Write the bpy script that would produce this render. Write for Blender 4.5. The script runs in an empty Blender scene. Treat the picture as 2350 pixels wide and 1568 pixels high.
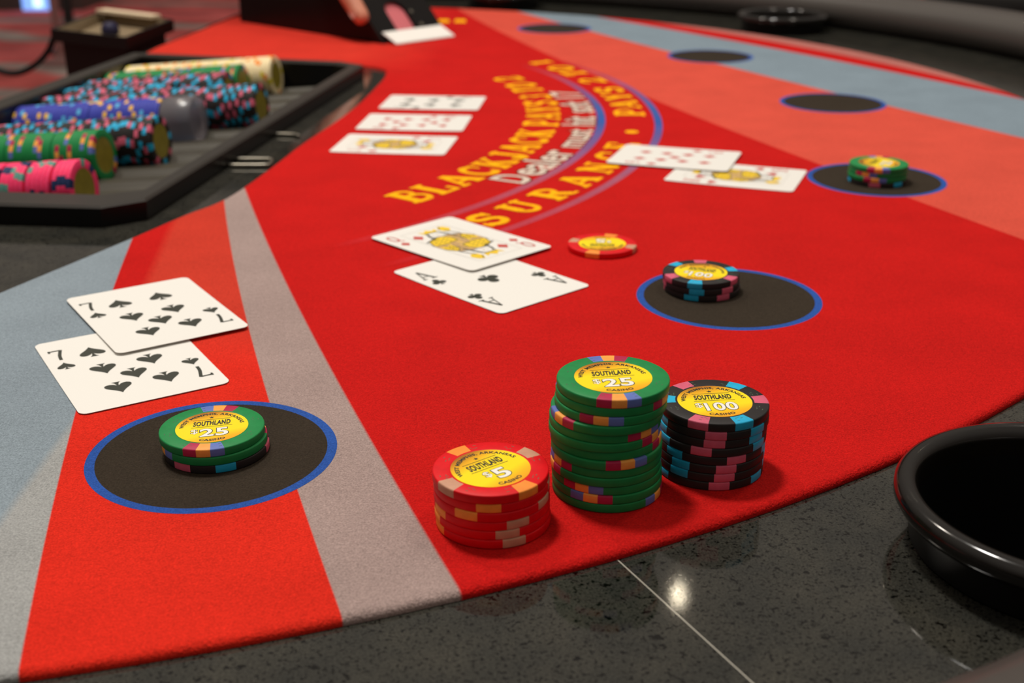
import bpy, bmesh, math, random
import numpy as np
from mathutils import Vector, Matrix, Euler
from mathutils.geometry import tessellate_polygon
random.seed(7)
S = bpy.context.scene
COL = S.collection
PI = math.pi
R = math.radians

# ------------------------------------------------------------------ camera, world, lights, exposure
CAM_H, PITCH, ROLL = 0.213569, 0.380996, -0.00177173
cd = bpy.data.cameras.new('camera')
cam = bpy.data.objects.new('camera', cd)
COL.objects.link(cam)
S.camera = cam
cd.sensor_width = 36.0
cd.lens = 36.0 * 2826.98 / 2350.0
cd.clip_start = 0.01
cd.clip_end = 60
fwd = Vector((0, math.cos(PITCH), -math.sin(PITCH)))
rt0 = Vector((1, 0, 0)); up0 = Vector((0, math.sin(PITCH), math.cos(PITCH)))
rt = rt0 * math.cos(ROLL) + up0 * math.sin(ROLL)
up = -rt0 * math.sin(ROLL) + up0 * math.cos(ROLL)
cam.matrix_world = Matrix(((rt.x, up.x, -fwd.x, 0), (rt.y, up.y, -fwd.y, 0), (rt.z, up.z, -fwd.z, CAM_H), (0, 0, 0, 1)))
cd.dof.use_dof = True
cd.dof.focus_distance = 0.47
cd.dof.aperture_fstop = 12.5

S.view_settings.view_transform = 'Standard'
S.view_settings.look = 'None'
S.view_settings.gamma = 1
S.view_settings.use_curve_mapping = False
S.view_settings.exposure = 0.0

wd = bpy.data.worlds.new('world'); S.world = wd; wd.use_nodes = True
# dim warm room: the lit ceiling above, darker walls and floor around
_bg = wd.node_tree.nodes['Background']
_tc = wd.node_tree.nodes.new('ShaderNodeTexCoord'); _sx = wd.node_tree.nodes.new('ShaderNodeSeparateXYZ')
_rp = wd.node_tree.nodes.new('ShaderNodeValToRGB')
wd.node_tree.links.new(_tc.outputs['Generated'], _sx.inputs[0]); wd.node_tree.links.new(_sx.outputs[2], _rp.inputs[0])
_rp.color_ramp.elements[0].position = 0.05; _rp.color_ramp.elements[0].color = (0.075, 0.055, 0.045, 1)
_rp.color_ramp.elements[1].position = 0.75; _rp.color_ramp.elements[1].color = (0.40, 0.355, 0.31, 1)
wd.node_tree.links.new(_rp.outputs[0], _bg.inputs['Color'])
_bg.inputs['Strength'].default_value = 1.0


def light(name, loc, size, watts, color=(1, 0.93, 0.82), aim=(0, 0, -1)):
    l = bpy.data.lights.new(name, 'AREA')
    l.shape = 'DISK'; l.size = size; l.energy = watts; l.color = color
    o = bpy.data.objects.new(name, l); COL.objects.link(o)
    o.location = loc
    o.rotation_euler = (Vector(aim)).to_track_quat('-Z', 'Y').to_euler()
    return o


light('ceiling_downlight_table', (-0.42, 1.02, 2.2), 0.30, 35, (1, 0.955, 0.89), (0.2, -0.15, -1))
light('ceiling_downlight_dealer', (-0.9, 1.9, 2.25), 0.28, 15, (1, 0.90, 0.78), (0.3, -0.3, -1))
light('ceiling_downlight_players', (0.9, 1.3, 2.25), 0.28, 8, (1, 0.90, 0.78), (-0.4, -0.1, -1))
for x, y in ((0.58, 3.66), (-1.3, 3.9), (2.3, 3.4), (0.15, 5.9), (2.4, 5.6), (-2.6, 6.2), (1.1, 2.1)):
    light('ceiling_spot', (x, y, 2.2), 0.036, 0.42, (1, 0.86, 0.62))


# ------------------------------------------------------------------ materials
def mat(name, col, rough=0.5, metal=0.0, spec=0.5, coat=0.0, emit=None, es=0.0, trans=0.0, sheen=0.0):
    m = bpy.data.materials.new(name); m.use_nodes = True
    b = m.node_tree.nodes['Principled BSDF']
    b.inputs['Base Color'].default_value = (*col, 1)
    b.inputs['Roughness'].default_value = rough
    b.inputs['Metallic'].default_value = metal
    b.inputs['Specular IOR Level'].default_value = spec
    b.inputs['Coat Weight'].default_value = coat
    b.inputs['Transmission Weight'].default_value = trans
    b.inputs['Sheen Weight'].default_value = sheen
    if emit:
        b.inputs['Emission Color'].default_value = (*emit, 1)
        b.inputs['Emission Strength'].default_value = es
    return m


def lin(h):
    h = h.lstrip('#')
    r = []
    for i in (0, 2, 4):
        v = int(h[i:i + 2], 16) / 255
        r.append(v / 12.92 if v <= 0.04045 else ((v + 0.055) / 1.055) ** 2.4)
    return tuple(r)


class NT:
    """small helper for writing node expressions"""
    def __init__(s, m):
        s.t = m.node_tree; s.b = s.t.nodes['Principled BSDF']

    def node(s, typ, **kw):
        n = s.t.nodes.new(typ)
        for k, v in kw.items():
            setattr(n, k, v)
        return n

    def link(s, a, b):
        s.t.links.new(a, b)

    def val(s, sock, v):
        if isinstance(v, (int, float)):
            sock.default_value = v
        elif isinstance(v, tuple):
            sock.default_value = (*v, 1) if len(v) == 3 else v
        else:
            s.link(v, sock)

    def math(s, op, a, b=0.0, c=0.0, clamp=False):
        n = s.node('ShaderNodeMath', operation=op, use_clamp=clamp)
        s.val(n.inputs[0], a); s.val(n.inputs[1], b); s.val(n.inputs[2], c)
        return n.outputs[0]

    def mix(s, f, a, b, mode='MIX'):
        n = s.node('ShaderNodeMix', data_type='RGBA', blend_type=mode)
        s.val(n.inputs[0], f); s.val(n.inputs[6], a); s.val(n.inputs[7], b)
        return n.outputs[2]

    def coord(s, which='Object'):
        return s.node('ShaderNodeTexCoord').outputs[which]

    def noise(s, vec, scale, detail=2, rough=0.5, out='Fac'):
        n = s.node('ShaderNodeTexNoise')
        n.inputs['Scale'].default_value = scale; n.inputs['Detail'].default_value = detail
        n.inputs['Roughness'].default_value = rough
        s.link(vec, n.inputs['Vector'])
        return n.outputs[out]

    def ramp(s, fac, stops, interp='LINEAR'):
        n = s.node('ShaderNodeValToRGB'); n.color_ramp.interpolation = interp
        e = n.color_ramp.elements
        while len(e) < len(stops):
            e.new(0.5)
        for el, (p, c) in zip(e, stops):
            el.position = p; el.color = (*c, 1)
        s.link(fac, n.inputs[0])
        return n.outputs[0]

    def bump(s, height, strength, dist=0.001):
        n = s.node('ShaderNodeBump')
        n.inputs['Strength'].default_value = strength; n.inputs['Distance'].default_value = dist
        s.link(height, n.inputs['Height'])
        s.link(n.outputs[0], s.b.inputs['Normal'])


def felt_like(m, color_fn):
    """woven nap: mottling, fine grain and bump shared by the felt and everything printed on it"""
    n = NT(m); co = n.coord()
    c = color_fn(n, co)
    big = n.noise(co, 22, 3, 0.6)
    fine = n.noise(co, 1300, 2, 0.7)
    mid = n.noise(co, 420, 2, 0.6)
    v = n.math('ADD', n.math('MULTIPLY', big, 0.34), n.math('MULTIPLY', fine, 1.3))
    v = n.math('ADD', v, n.math('MULTIPLY', mid, 0.45))
    v = n.math('SUBTRACT', v, 0.045)
    hv = n.node('ShaderNodeVectorMath', operation='SCALE')
    n.link(c, hv.inputs[0]) if not isinstance(c, tuple) else setattr(hv.inputs[0], 'default_value', c)
    n.link(v, hv.inputs['Scale'])
    n.link(hv.outputs[0], n.b.inputs['Base Color'])
    n.b.inputs['Roughness'].default_value = 0.95
    n.b.inputs['Specular IOR Level'].default_value = 0.08
    n.bump(n.noise(co, 1100, 2, 0.6), 0.8, 0.0007)
    return m


RED = (0.505, 0.0088, 0.0075)
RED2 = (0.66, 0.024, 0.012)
RED3 = (0.53, 0.040, 0.022)
TAN = (0.345, 0.255, 0.235)
BLUEGREY = (0.235, 0.285, 0.325)
GREY = (0.33, 0.335, 0.33)
SALMON = (0.62, 0.078, 0.050)
SKY = (0.205, 0.265, 0.315)
PINKTAN = (0.42, 0.145, 0.125)


def felt_color(n, co):
    sx = n.node('ShaderNodeSeparateXYZ'); n.link(co, sx.inputs[0])
    x, y = sx.outputs[0], sx.outputs[1]

    def quad(a, b, c):
        return n.math('ADD', n.math('MULTIPLY', n.math('ADD', n.math('MULTIPLY', y, a), b), y), c)

    def right_of(q, w=0.0006):
        d = n.math('SUBTRACT', x, q)
        return n.math('ADD', n.math('MULTIPLY', d, 1.0 / w), 0.5, clamp=True)
    sal = right_of(quad(0.0799, -0.53621, 0.63301))
    blo = right_of(quad(0.05837, -0.64335, 0.97056))
    bup = right_of(quad(-0.16454, -0.11772, 0.80804), 0.001)
    rp = right_of(quad(-0.39304, 0.56894, 0.33372), 0.001)
    al = right_of(quad(0.09938, -0.40004, 0.06399))
    ar = right_of(quad(0.08562, -0.43512, 0.11638), 0.0012)
    bl = right_of(quad(0.10996, -0.31613, -0.05692))
    sub = right_of(quad(0.0, -0.02, -0.1675), 0.004)
    wedge = right_of(quad(0.0, -0.13, -0.1135), 0.006)
    near = n.math('LESS_THAN', y, 0.9)
    wx = n.math('MULTIPLY', n.math('SUBTRACT', -0.08, x), 10.0, clamp=True)
    wy = n.math('MULTIPLY', n.math('SUBTRACT', y, 1.25), 8.0, clamp=True)
    c = n.mix(n.math('MULTIPLY', wx, wy), RED, (0.60, 0.034, 0.020))
    c = n.mix(sal, c, SALMON)
    c = n.mix(blo, c, SKY)
    c = n.mix(bup, c, RED)
    c = n.mix(rp, c, PINKTAN)
    c = n.mix(n.math('MULTIPLY', near, n.math('SUBTRACT', 1.0, ar)), c, TAN)
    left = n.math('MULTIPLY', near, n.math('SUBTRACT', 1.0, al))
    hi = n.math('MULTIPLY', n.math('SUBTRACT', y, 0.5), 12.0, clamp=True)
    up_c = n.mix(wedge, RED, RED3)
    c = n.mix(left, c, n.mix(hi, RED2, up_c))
    lefts = n.math('MULTIPLY', near, n.math('SUBTRACT', 1.0, bl))
    lowg = n.math('MULTIPLY', sub, n.math('MULTIPLY', n.math('SUBTRACT', 0.47, y), 30.0, clamp=True))
    c = n.mix(lefts, c, n.mix(lowg, BLUEGREY, GREY))
    return c


CT = Vector((-0.435, 1.071, 0))                  # centre of the printed arcs and the betting circles


def arc_color(n, co):
    mp = n.node('ShaderNodeMapping'); n.link(co, mp.inputs['Vector'])
    mp.inputs['Location'].default_value = (0.435, -1.071, 0)
    sx = n.node('ShaderNodeSeparateXYZ'); n.link(mp.outputs[0], sx.inputs[0])
    a = n.math('ARCTAN2', sx.outputs[1], sx.outputs[0])
    t = n.math('ADD', n.math('MULTIPLY', a, 1.0 / R(90)), 0.55)
    red = RED
    return n.ramp(t, [(0.0, red), (0.08, (0.47, 0.035, 0.045)), (0.28, (0.36, 0.10, 0.16)), (0.50, (0.035, 0.10, 0.36)),
                      (0.58, (0.06, 0.11, 0.34)), (0.78, (0.40, 0.06, 0.09)), (0.88, red)])


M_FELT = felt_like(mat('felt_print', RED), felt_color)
M_BLUE = felt_like(mat('felt_blue_ring', (0.025, 0.09, 0.36)), lambda n, co: (0.026, 0.085, 0.345))
M_DARK = felt_like(mat('felt_black_disc', (0.03, 0.024, 0.02)), lambda n, co: (0.036, 0.027, 0.019))
M_YEL = felt_like(mat('felt_yellow_print', (0.95, 0.50, 0.01)), lambda n, co: (0.93, 0.45, 0.006))
M_ORG = felt_like(mat('felt_orange_outline', (0.85, 0.2, 0.01)), lambda n, co: (0.82, 0.12, 0.010))
M_WHT = felt_like(mat('felt_white_print', (0.7, 0.6, 0.5)), lambda n, co: (0.66, 0.55, 0.46))
M_OUT = felt_like(mat('felt_brown_outline', (0.1, 0.04, 0.03)), lambda n, co: (0.15, 0.022, 0.012))
M_ARC = felt_like(mat('felt_arc_print', (0.1, 0.1, 0.4)), arc_color)


def granite():
    m = mat('speckled_granite', (0.045, 0.045, 0.04), 0.13, spec=0.5)
    n = NT(m); co = n.coord()
    base = n.ramp(n.noise(co, 45, 3, 0.6), [(0.3, (0.022, 0.023, 0.021)), (0.7, (0.038, 0.037, 0.031))])
    f1 = n.ramp(n.noise(co, 760, 3, 0.65), [(0.395, (0.10, 0.10, 0.10)), (0.425, (1, 1, 1))])
    f2 = n.ramp(n.noise(co, 290, 3, 0.55), [(0.34, (0.08, 0.08, 0.08)), (0.36, (1, 1, 1))])
    grn = n.noise(co, 1300, 2, 0.6)
    c = n.mix(1.0, base, f1, 'MULTIPLY'); c = n.mix(1.0, c, f2, 'MULTIPLY')
    c = n.mix(1.0, c, n.ramp(grn, [(0.25, (0.45, 0.45, 0.45)), (0.75, (1.65, 1.6, 1.5))]), 'MULTIPLY')
    # the thin pale joint between two slabs
    sx = n.node('ShaderNodeSeparateXYZ'); n.link(co, sx.inputs[0])
    d = n.math('ADD', n.math('MULTIPLY', sx.outputs[0], 0.8917), n.math('MULTIPLY', sx.outputs[1], 0.4526))
    d = n.math('ABSOLUTE', n.math('SUBTRACT', d, 0.0350 * 0.8917 + 0.347 * 0.4526))
    line = n.math('MULTIPLY', n.math('LESS_THAN', d, 0.00022), n.math('LESS_THAN', sx.outputs[1], 0.5))
    c = n.mix(line, c, (0.42, 0.40, 0.34))
    n.link(c, n.b.inputs['Base Color'])
    n.b.inputs['Roughness'].default_value = 0.045
    n.bump(grn, 0.03, 0.0002)
    return m


M_GRANITE = granite()
M_GRANITE.node_tree.nodes['Principled BSDF'].inputs['Specular IOR Level'].default_value = 0.4


def plastic(name, col, rough=0.48, var=0.18, scale=260, spec=0.22):
    m = mat(name, col, rough, spec=spec)
    n = NT(m); co = n.coord()
    k = n.math('ADD', n.math('MULTIPLY', n.noise(co, scale, 3, 0.6), var * 2), 1 - var)
    v = n.node('ShaderNodeVectorMath', operation='SCALE'); v.inputs[0].default_value = col
    n.link(k, v.inputs['Scale']); n.link(v.outputs[0], n.b.inputs['Base Color'])
    return m


G_ = lin('1c8446'); K_ = lin('232121'); RD_ = lin('da0614')
MC = {
    'green': plastic('chip_green', G_), 'black': plastic('chip_black', lin('2a2727')), 'red': plastic('chip_red', RD_),
    'crimson': plastic('chip_crimson', lin('b4264e')), 'orange': plastic('chip_orange', lin('f4a44c')),
    'blue': plastic('chip_blue', lin('6276bd')), 'pink': plastic('chip_pink', lin('d4607a')),
    'cyan': plastic('chip_cyan', lin('22acd8')), 'beige': plastic('chip_beige', lin('c79478')),
    'orange2': plastic('chip_deep_orange', lin('f8923a')), 'navy': plastic('chip_navy', lin('24345c')),
    'hotpink': plastic('chip_hot_pink', lin('ff3f72')), 'teal': plastic('chip_teal', lin('5f9a8c')),
    'royal': plastic('chip_royal_blue', lin('3c44a8')), 'yellow': plastic('chip_yellow', lin('f2bc36')),
    'lblue': plastic('chip_light_blue', lin('58b4e0')), 'cream': plastic('chip_cream', lin('efdcae')),
    'lemon': plastic('chip_lemon', lin('d6c62c')), 'amber': plastic('chip_amber', lin('ee8a20')),
}


def inlay_material():
    m = mat('chip_inlay_print', (0.9, 0.6, 0.03), 0.35, spec=0.4)
    n = NT(m); co = n.coord()
    sx = n.node('ShaderNodeSeparateXYZ'); n.link(co, sx.inputs[0])
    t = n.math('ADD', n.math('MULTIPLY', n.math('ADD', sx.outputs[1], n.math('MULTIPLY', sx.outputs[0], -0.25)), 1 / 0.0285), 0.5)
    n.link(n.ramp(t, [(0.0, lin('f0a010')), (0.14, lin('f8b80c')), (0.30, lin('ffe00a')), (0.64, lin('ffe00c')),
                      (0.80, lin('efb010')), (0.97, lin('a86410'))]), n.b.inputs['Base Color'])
    return m


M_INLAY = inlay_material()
M_INK = mat('label_ink', (0.012, 0.010, 0.006), 0.5)
M_LWHITE = mat('label_white', (0.88, 0.86, 0.80), 0.4)
M_EMB = mat('chip_groove_ink', (0.05, 0.10, 0.05), 0.6)
M_LEND = plastic('chip_end_label', lin('8a7c2c'), 0.4, 0.4, 200)
M_CARD = mat('card_stock', (0.87, 0.85, 0.80), 0.32, spec=0.45)
M_CEDGE = mat('card_edge', (0.30, 0.25, 0.22), 0.7)
M_CBLK = mat('card_black_ink', (0.028, 0.032, 0.022), 0.4)
M_CRED = mat('card_red_ink', (0.56, 0.055, 0.045), 0.4)
M_CYEL = mat('card_yellow_ink', (0.86, 0.58, 0.02), 0.4)
M_CBRN = mat('card_brown_ink', (0.42, 0.27, 0.08), 0.4)
M_CPNK = mat('card_pink_ink', (0.60, 0.38, 0.17), 0.4)
M_CGRY = mat('card_grey_ink', (0.58, 0.55, 0.50), 0.4)
M_TRAY = plastic('tray_black_plastic', (0.052, 0.047, 0.036), 0.42, 0.10, 60)
M_TRAYR = plastic('tray_rim_plastic', (0.030, 0.026, 0.022), 0.5, 0.10, 60)
M_TRAYW = plastic('tray_side_plastic', (0.006, 0.006, 0.006), 0.3, 0.10, 60)
M_CUP = plastic('cup_holder_gloss_black', (0.007, 0.006, 0.005), 0.13, 0.2, 300, 0.5)
M_CUPIN = plastic('cup_holder_inner_black', (0.004, 0.004, 0.004), 0.4, 0.2, 300)
M_VINYL = plastic('armrest_vinyl', (0.066, 0.058, 0.052), 0.33, 0.06, 500, 0.5)
M_BLACKP = plastic('shoe_black_acrylic', (0.005, 0.004, 0.004), 0.35, 0.2, 100, 0.15)
M_ROSE = plastic('card_back_rose', (0.62, 0.16, 0.18), 0.4, 0.12, 400)
M_CHROME = mat('brushed_metal', (0.24, 0.22, 0.18), 0.42, metal=1.0)
M_WOOD = plastic('table_base_wood', (0.05, 0.03, 0.02), 0.4, 0.3, 30)


# ------------------------------------------------------------------ mesh helpers
def link_obj(name, me, parent=None, loc=(0, 0, 0), rot=(0, 0, 0)):
    o = bpy.data.objects.new(name, me); COL.objects.link(o)
    o.location = loc; o.rotation_euler = rot
    if parent:
        o.parent = parent
    return o


def tag(o, label, cat, group=None, kind=None):
    o['label'] = label
    if cat:
        o['category'] = cat
    if group:
        o['group'] = group
    if kind:
        o['kind'] = kind
    return o


def empty(name, label, cat, loc=(0, 0, 0), rot=(0, 0, 0), group=None):
    o = link_obj(name, None, None, loc, rot)
    o.empty_display_size = 0.02
    return tag(o, label, cat, group)


class MB:
    def __init__(s, mats):
        s.v = []; s.f = []; s.m = []; s.mats = mats if isinstance(mats, (list, tuple)) else [mats]
        s.smooth = []

    def add(s, vs, fs, mi=0, smooth=False):
        b = len(s.v)
        s.v += [tuple(v) for v in vs]
        for f in fs:
            s.f.append(tuple(b + i for i in f)); s.m.append(mi); s.smooth.append(smooth)

    def poly(s, loops, z, mi=0, zf=None, up=True):
        """flat polygon (outer loop, then holes) laid at height z"""
        if not isinstance(loops[0][0], (tuple, list, Vector, np.ndarray)):
            loops = [loops]
        vl = [[Vector((p[0], p[1], 0)) for p in l] for l in loops]
        flat = [p for l in vl for p in l]
        tri = tessellate_polygon(vl)
        out = []
        for t in tri:
            a, b, c = (flat[i] for i in t)
            cr = (b - a).cross(c - a).z
            if abs(cr) < 1e-16:
                continue
            out.append(t if (cr > 0) == up else (t[0], t[2], t[1]))
        s.add([(p.x, p.y, (zf(p.x, p.y) if zf else 0) + z) for p in flat], out, mi)

    def box(s, x0, x1, y0, y1, z0, z1, mi=0, mtx=None):
        vs = [Vector((x, y, z)) for z in (z0, z1) for y in (y0, y1) for x in (x0, x1)]
        if mtx:
            vs = [mtx @ v for v in vs]
        s.add(vs, [(0, 2, 3, 1), (4, 5, 7, 6), (0, 1, 5, 4), (2, 6, 7, 3), (0, 4, 6, 2), (1, 3, 7, 5)], mi)

    def lathe(s, prof, n=64, mi=0, a0=0.0, a1=2 * PI, c=(0, 0), caps=False):
        full = abs(a1 - a0 - 2 * PI) < 1e-6
        k = n if full else n + 1
        vs = []
        for i in range(k):
            a = a0 + (a1 - a0) * i / n
            vs += [(c[0] + r * math.cos(a), c[1] + r * math.sin(a), z) for r, z in prof]
        L = len(prof); fs = []
        for i in range(n):
            j = (i + 1) % k
            for q in range(L - 1):
                fs.append((i * L + q, j * L + q, j * L + q + 1, i * L + q + 1))
        s.add(vs, fs, mi, True)

    def tube(s, pts, rad, n=10, mi=0):
        pts = [Vector(p) for p in pts]; vs = []
        rads = rad if isinstance(rad, (list, tuple)) else [rad] * len(pts)
        for i, p in enumerate(pts):
            d = (pts[min(i + 1, len(pts) - 1)] - pts[max(i - 1, 0)]).normalized()
            a = d.orthogonal().normalized() if i == 0 else (a - d * a.dot(d)).normalized()
            b = d.cross(a)
            vs += [p + (a * math.cos(2 * PI * k / n) + b * math.sin(2 * PI * k / n)) * rads[i] for k in range(n)]
        fs = [(i * n + k, i * n + (k + 1) % n, (i + 1) * n + (k + 1) % n, (i + 1) * n + k) for i in range(len(pts) - 1) for k in range(n)]
        fs += [tuple(range(n))[::-1], tuple((len(pts) - 1) * n + k for k in range(n))]
        s.add(vs, fs, mi, True)

    def mesh(s, name):
        me = bpy.data.meshes.new(name)
        me.from_pydata(s.v, [], s.f)
        for m in s.mats:
            me.materials.append(m)
        me.polygons.foreach_set('material_index', s.m)
        me.polygons.foreach_set('use_smooth', s.smooth)
        me.validate(); me.update()
        return me

    def obj(s, name, parent=None, loc=(0, 0, 0), rot=(0, 0, 0)):
        return link_obj(name, s.mesh(name), parent, loc, rot)


def arc(cx, cy, r, a0, a1, n=24):
    return [(cx + r * math.cos(R(a0 + (a1 - a0) * i / n)), cy + r * math.sin(R(a0 + (a1 - a0) * i / n))) for i in range(n + 1)]


def smooth_loop(pts, n=6):
    """Catmull-Rom through a closed list of points"""
    out = []; L = len(pts)
    for i in range(L):
        p0, p1, p2, p3 = (Vector(pts[(i + k - 1) % L]).to_2d() for k in range(4))
        for k in range(n):
            t = k / n
            out.append(tuple(0.5 * ((2 * p1) + (p2 - p0) * t + (2 * p0 - 5 * p1 + 4 * p2 - p3) * t * t + (3 * p1 - p0 - 3 * p2 + p3) * t ** 3)))
    return out


def smooth_open(pts, n=6):
    out = []; L = len(pts)
    P = [Vector(p) for p in pts]
    P = [P[0] * 2 - P[1]] + P + [P[-1] * 2 - P[-2]]
    for i in range(1, L):
        p0, p1, p2, p3 = P[i - 1:i + 3]
        for k in range(n):
            t = k / n
            out.append(tuple(0.5 * ((2 * p1) + (p2 - p0) * t + (2 * p0 - 5 * p1 + 4 * p2 - p3) * t * t + (3 * p1 - p0 - 3 * p2 + p3) * t ** 3)))
    out.append(tuple(P[-2]))
    return out


def inset(loop, d):
    out = []; L = len(loop)
    for i in range(L):
        a, b, c = (Vector(loop[(i + k) % L]) for k in (-1, 0, 1))
        e = ((b - a).normalized() + (c - b).normalized())
        e = e.normalized() if e.length > 1e-9 else (c - a).normalized()
        out.append((b.x - e.y * d, b.y + e.x * d))
    return out


# ------------------------------------------------------------------ lettering
def font_tris(txt, bold=0.0, shear=0.0, space=1.0):
    cu = bpy.data.curves.new('t', 'FONT'); cu.body = txt; cu.offset = bold; cu.shear = shear
    cu.space_character = space; cu.resolution_u = 4
    ob = bpy.data.objects.new('t', cu); COL.objects.link(ob)
    bpy.context.view_layer.update()
    me = bpy.data.meshes.new_from_object(ob.evaluated_get(bpy.context.evaluated_depsgraph_get()))
    vs = [(v.co.x, v.co.y) for v in me.vertices]
    fs = [tuple(p.vertices) for p in me.polygons]
    bpy.data.objects.remove(ob); bpy.data.curves.remove(cu); bpy.data.meshes.remove(me)
    return vs, fs


def fit(vs, ref, x0, x1, y0, y1):
    """map the bounding box of ref to x0..x1, y0..y1 and apply the same map to vs"""
    ax, bx = min(v[0] for v in ref), max(v[0] for v in ref)
    ay, by = min(v[1] for v in ref), max(v[1] for v in ref)
    return [(x0 + (v[0] - ax) / (bx - ax) * (x1 - x0), y0 + (v[1] - ay) / (by - ay) * (y1 - y0)) for v in vs]


def arcmap(vs, r0, a_of_x):
    """x runs along a circle (a_of_x gives the angle in degrees), y is the height above radius r0, outwards"""
    return [((r0 + y) * math.cos(R(a_of_x(x))), (r0 + y) * math.sin(R(a_of_x(x)))) for x, y in vs]


def strip(pts, w):
    """a stroke as a list of quads"""
    q = []
    for (a, b) in zip(pts[:-1], pts[1:]):
        a = Vector(a); b = Vector(b); d = (b - a)
        if d.length < 1e-9:
            continue
        d.normalize(); nn = Vector((-d.y, d.x)) * w / 2
        e = d * (w * 0.18 if len(pts) > 2 else 0)
        q.append([tuple(a - nn - e), tuple(b - nn + e), tuple(b + nn + e), tuple(a + nn - e)])
    return q


def el(cx, cy, rx, ry, a0, a1, n=12):
    return [(cx + rx * math.cos(R(a0 + (a1 - a0) * i / n)), cy + ry * math.sin(R(a0 + (a1 - a0) * i / n))) for i in range(n + 1)]


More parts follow.
